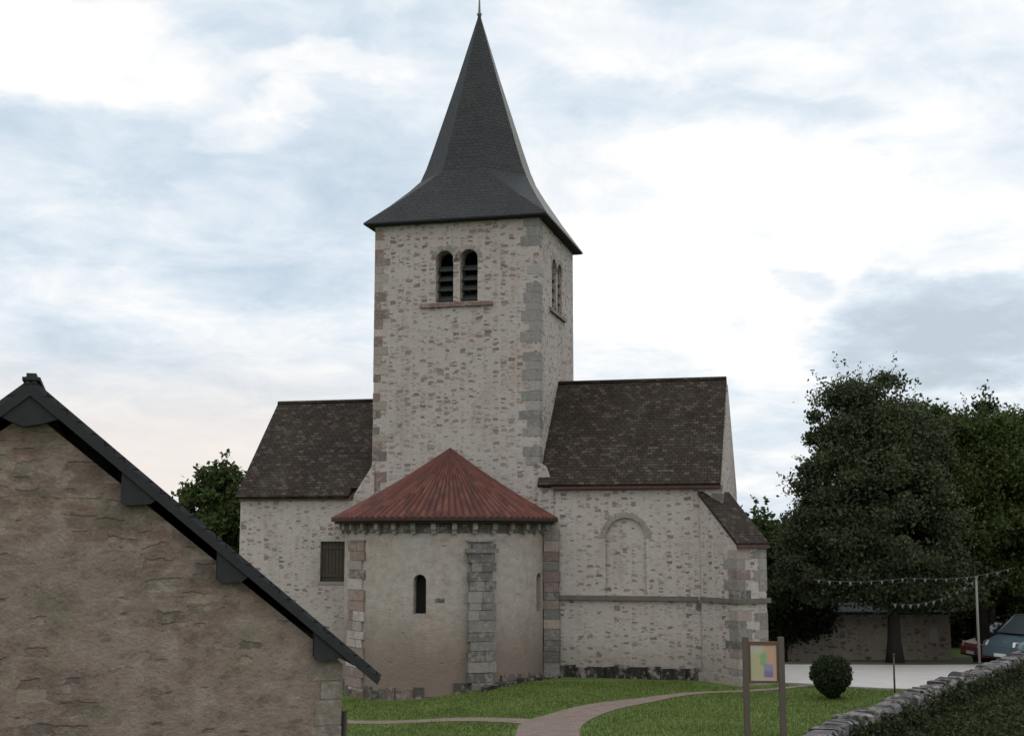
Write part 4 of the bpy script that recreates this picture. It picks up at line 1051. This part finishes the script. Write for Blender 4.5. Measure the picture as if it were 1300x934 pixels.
# ------------------------------------------------------------------ information board
def board():
    x, y = 4.58, 24.0; z0 = H(x, y); t = thing('information_board', 'wooden information board on two posts showing a coloured map', 'sign', (x, y, z0), R(-6))
    for s in (-1, 1):
        mb = MB(); mb.box(s*.32-.055, s*.32+.055, -.055, .055, -.4, 2.58-z0); mb.build('post', M['post'], t, bevel=.008)
    mb = MB(); mb.box(-.265, .265, -.03, .03, 2.44-z0, 2.50-z0); mb.box(-.265, .265, -.03, .03, 1.76-z0, 1.80-z0)
    mb.box(-.265, -.235, -.029, .029, 1.8-z0, 2.44-z0); mb.box(.235, .265, -.029, .029, 1.8-z0, 2.44-z0); mb.build('frame', M['framewood'], t)
    m, N, b = mat('map_print', .5); ob = objc(N)
    s_ = N.new('ShaderNodeSeparateXYZ'); N.l.new(ob, s_.inputs[0]); n_ = N.noise(ob, 7, 4, .6).outputs[0]; n3 = N.noise(ob, 22, 3, .6).outputs[0]
    X = N.m('ADD', s_.outputs[0], N.m('MULTIPLY', N.m('SUBTRACT', n_, .5), .22)); Z = N.m('ADD', s_.outputs[2], N.m('MULTIPLY', N.m('SUBTRACT', n3, .5), .05))
    zc = 2.12 - z0
    c = N.mix(N.ss(X, -.06, .06), (.42, .42, .24), (.52, .33, .22))
    c = N.mix(N.m('MULTIPLY', N.ss(Z, zc+.1, zc+.28), N.ss(X, .03, -.06)), c, (.45, .45, .40))
    gr_ = N.m('MULTIPLY', N.ss(N.m('ABSOLUTE', N.m('SUBTRACT', X, -.0)), .06, .03), N.ss(N.m('ABSOLUTE', N.m('SUBTRACT', Z, zc+.06)), .16, .08)); c = N.mix(gr_, c, (.20, .38, .16))
    bl = N.m('MULTIPLY', N.ss(N.m('ABSOLUTE', N.m('SUBTRACT', s_.outputs[0], .085)), .085, .075), N.ss(N.m('ABSOLUTE', N.m('SUBTRACT', s_.outputs[2], zc-.14)), .12, .11)); c = N.mix(N.m('MULTIPLY', bl, .85), c, N.mix(N.ss(s_.outputs[2], zc-.2, zc-.08), (.10, .09, .36), (.20, .22, .46)))
    c = N.mix(N.m('MULTIPLY', N.ss(s_.outputs[2], zc-.27, zc-.29), .8), c, (.42, .42, .40))
    c = N.mix(.2, c, (.34, .32, .29)); c = N.mix(1.0, c, (.82, .80, .78), 'MULTIPLY')
    N.l.new(c, b.inputs['Base Color'])
    mb = MB(); mb.box(-.234, .234, -.012, .012, 1.801-z0, 2.439-z0); mb.build('map_panel', m, t)
board()

# ------------------------------------------------------------------ background: shed, wall, posts, bunting, cars
def shed():
    x, y = 15.0, 52.6; z0 = H(x, y)
    t = thing('stone_shed', 'low stone shed with a dark roof standing under the trees', 'shed', (x, y, z0))
    mb = MB(); mb.prism([(-2.35, 0, -.5), (-2.35, 3.2, -.5), (-2.35, 3.2, 1.9), (-2.35, 1.6, 2.9), (-2.35, 0, 1.9)], (4.9, 0, 0)); mb.build('shed_wall', M['shed'], t)
    mb = MB(); mb.prism([(-2.6, -.25, 1.80), (-2.6, 1.6, 2.95), (-2.6, 1.6, 3.07), (-2.6, -.25, 1.92)], (5.4, 0, 0)); mb.prism([(-2.6, 3.45, 1.80), (-2.6, 1.6, 2.95), (-2.6, 1.6, 3.07), (-2.6, 3.45, 1.92)], (5.4, 0, 0)); mb.build('shed_roof', M['barn_slate'], t, weld=False)
    mb = MB(); mb.tube([(-2.42, -.08, -.1), (-2.42, -.08, 1.85)], .05, 8); mb.build('downpipe', M['palepole'], t)
    mb = MB(); mb.box(1.72, 2.02, -.04, -.003, .72, 1.30); mb.build('wall_notice', M['whitepanel'], t)
    x, y = 10.6, 51.6; z0 = H(x, y); t = thing('boundary_wall', 'plain dark stone boundary wall beside the shed under the trees', 'stone wall', (x, y, z0))
    mb = MB(); mb.box(-4.5, 1.95, 0, .35, -.5, 1.22); mb.build('wall_body', M['shed'], t)
    mb = MB(); mb.box(-4.55, 1.98, -.05, .40, 1.222, 1.30); mb.build('coping', M['course'], t)
shed()
def post(name, label, x, y, h_, r, m, cap=True):
    z0 = H(x, y); t = thing(name, label, 'post', (x, y, z0)); mb = MB(); mb.tube([(0, 0, -.3), (0, 0, h_*.5), (.01, 0, h_)], [r, r*.95, r*.85], 10); mb.build('shaft', m, t)
    mb = MB(); mb.tube([(.01, 0, h_-.02), (.01, 0, h_+.03), (.01, 0, h_+.05)], [r*1.2, r*1.2, r*.3], 10); mb.build('cap', m, t)
POLE = (15.75, 44.4)
post('bunting_pole', 'tall pale pole holding up the end of the bunting', *POLE, 3.0, .045, M['palepole'])
post('stake', 'thin dark stake at the lawn edge before the road', 10.83, 37.4, 1.05, .028, M['darkpole'])
def bunting(name, label, A, B, sag, n, sz):
    A, B = Vector(A), Vector(B); t = thing(name, label, 'bunting', A, 0, 'strings of bunting under the trees'); P = []
    for i in range(31):
        f = i/30; p = A.lerp(B, f) - A; p.z -= sag*4*f*(1-f); P.append(p)
    mb = MB(); mb.tube(P, .012, 5); mb.build('cord', M['cord'], t)
    dr = (B-A).normalized()
    for k in range(n):
        f = (k+.5)/n; p = A.lerp(B, f)-A; p.z -= sag*4*f*(1-f); s = sz*rnd.uniform(.8, 1.15); tw = rnd.uniform(-.3, .3)
        u = (dr + Vector((-dr.y, dr.x, 0))*tw).normalized()*s/2; nn = Vector((-u.y, u.x, 0)).normalized()*.006
        mb = MB(); mb.prism([p-u-nn, p+u-nn, p+Vector((0, 0, -s*1.25))-nn+Vector((rnd.uniform(-.02, .02), 0, 0))], nn*2); mb.build('pennant', M['pennant'], t)
pz = H(*POLE)+3.0
bunting('bunting_string', 'string of pale pennants running left from the pole top, sagging low', (12.9, 44.6, 2.15), (POLE[0], POLE[1], pz-.05), .32, 11, .12)
bunting('bunting_string', 'upper string of pennants across the tree trunk at the left', (9.75, 42.3, 3.02), (12.9, 42.6, 3.06), .10, 9, .10)
bunting('bunting_string', 'short string of pennants rising right above the pole', (12.95, 42.6, 3.06), (16.6, 43.3, 3.36), .16, 10, .09)

def car(name, label, x, y, rz, pm, L=4.1, Wd=1.72, Hh=1.5):
    z0 = H(x, y); t = thing(name, label, 'car', (x, y, z0), rz, 'cars parked beyond the road')
    h = Wd/2; s = L/4.1; k = Hh/1.5
    low = [(-2.05, .28), (-2.05, .62), (-1.98, .74), (-1.2, .93), (-.9, .97), (1.55, .99), (1.95, .95), (2.05, .70), (2.05, .28)]
    low = [(a*s, b*k) for a, b in low]
    def wheelcut(cx_, r=.36):
        return [(cx_ + r*math.cos(a), .33 + r*math.sin(a)) for a in np.linspace(PI, 0, 9) if .33 + r*math.sin(a) >= .2799]
    prof = low + [(1.28*s+.36, .28)] + [(p[0], p[1]) for p in wheelcut(1.28*s)[::-1]] + [(1.28*s-.36, .28), (-1.28*s+.36, .28)] + wheelcut(-1.28*s)[::-1] + [(-1.28*s-.36, .28)]
    cl_ = []
    for p in prof:
        if not cl_ or (abs(p[0]-cl_[-1][0]) + abs(p[1]-cl_[-1][1])) > .012: cl_.append(p)
    mb = MB()
    n = len(cl_); st = [(-h+.0, .0), (-h+.10, 1), (0, 1), (h-.10, 1), (h, 0)]
    rows = []
    for yy, full in st:
        row = []
        for a, b in cl_:
            inset = 0 if full else .06
            aa = a*(1-inset*.6) if b > .27 else a; bb = b - (.05 if (not full and b > .6) else 0); row.append(mb.bm.verts.new((aa, yy, bb)))
        rows.append(row)
    for r0, r1 in zip(rows, rows[1:]):
        for i in range(n): f = mb.bm.faces.new((r0[i], r0[(i+1) % n], r1[(i+1) % n], r1[i])); f.smooth = False
    mb.bm.faces.new(rows[0]); mb.bm.faces.new(rows[-1][::-1])
    mb.build('body', pm, t)
    # cabin: glass frustum, roof and pillars
    zb, zt = .96*k, 1.47*k; fb, ft, rt, rb = -1.30*s, -.62*s, 1.25*s, 1.85*s; wb, wt = h-.10, h-.26
    B4 = [(fb, -wb, zb), (fb, wb, zb), (rb, wb, zb), (rb, -wb, zb)]; T4 = [(ft, -wt, zt), (ft, wt, zt), (rt, wt, zt), (rt, -wt, zt)]
    for nm, q in (('windscreen', (B4[0], B4[1], T4[1], T4[0])), ('rear_window', (B4[2], B4[3], T4[3], T4[2])), ('side_window', (B4[0], B4[3], T4[3], T4[0])), ('side_window', (B4[1], B4[2], T4[2], T4[1]))):
        q = [Vector(v_) for v_ in q]; nn = (q[1]-q[0]).cross(q[3]-q[0]).normalized()*.02; mb = MB(); mb.prism(q, -nn); mb.build(nm, M['carglass'], t)
    mb = MB(); mb.prism([(ft-.05, -wt-.02, zt-.01), (ft-.05, wt+.02, zt-.01), (rt+.06, wt+.02, zt-.01), (rt+.06, -wt-.02, zt-.01)], (0, 0, .045)); mb.build('roof', pm, t, bevel=.015)
    for a, b in list(zip(B4, T4)):
        mb = MB(); mb.tube([a, b], .045, 6); mb.build('pillar', pm, t)
    for sy in (-1, 1):
        mb = MB(); mb.tube([(.35*s, sy*wb, zb), (.40*s, sy*wt, zt)], .035, 6); mb.build('pillar', pm, t)
        mb = MB(); mb.prism([(-2.0*s, sy*(h-.10), .62*k), (-2.045*s, sy*(h-.30), .62*k), (-1.98*s, sy*(h-.34), .76*k), (-1.86*s, sy*(h-.10), .76*k)], (-.02, 0, 0)); mb.build('headlight', M['lampglass'], t)
        mb = MB(); mb.box(-.92*s, -.78*s, min(sy*h, sy*(h+.16)), max(sy*h, sy*(h+.16)), .98*k, 1.10*k); mb.build('mirror', pm, t, bevel=.02)
        for cx_ in (-1.28*s, 1.28*s):
            mb = MB(); mb.tube([(cx_, sy*(h-.22), .31), (cx_, sy*(h-.21), .31), (cx_, sy*(h-.03), .31), (cx_, sy*(h-.02), .31)], [.25, .31, .31, .28], 20); wh = mb.build('wheel', M['tyre'], t)
            mb = MB(); mb.tube([(cx_, sy*(h-.05), .31), (cx_, sy*(h-.012), .31)], .19, 16); mb.build('rim', M['rim'], wh)
    mb = MB(); mb.box(-2.075*s, -2.045*s, -.26, .26, .36, .47); mb.build('number_plate', M['plate'], t)
    mb = MB(); mb.box(-2.07*s, -2.0*s, -h+.12, h-.12, .30, .355); mb.build('bumper', M['tyre'], t)
    return t
car('parked_car', 'grey-blue car at the right edge behind the wall end', 18.35, 45.4, R(24), M['blue'], 4.0, 1.78, 1.72)
car('parked_car', 'red car mostly hidden behind the grey-blue car', 18.75, 48.6, R(8), M['red'], 3.9, 1.68, 1.50)
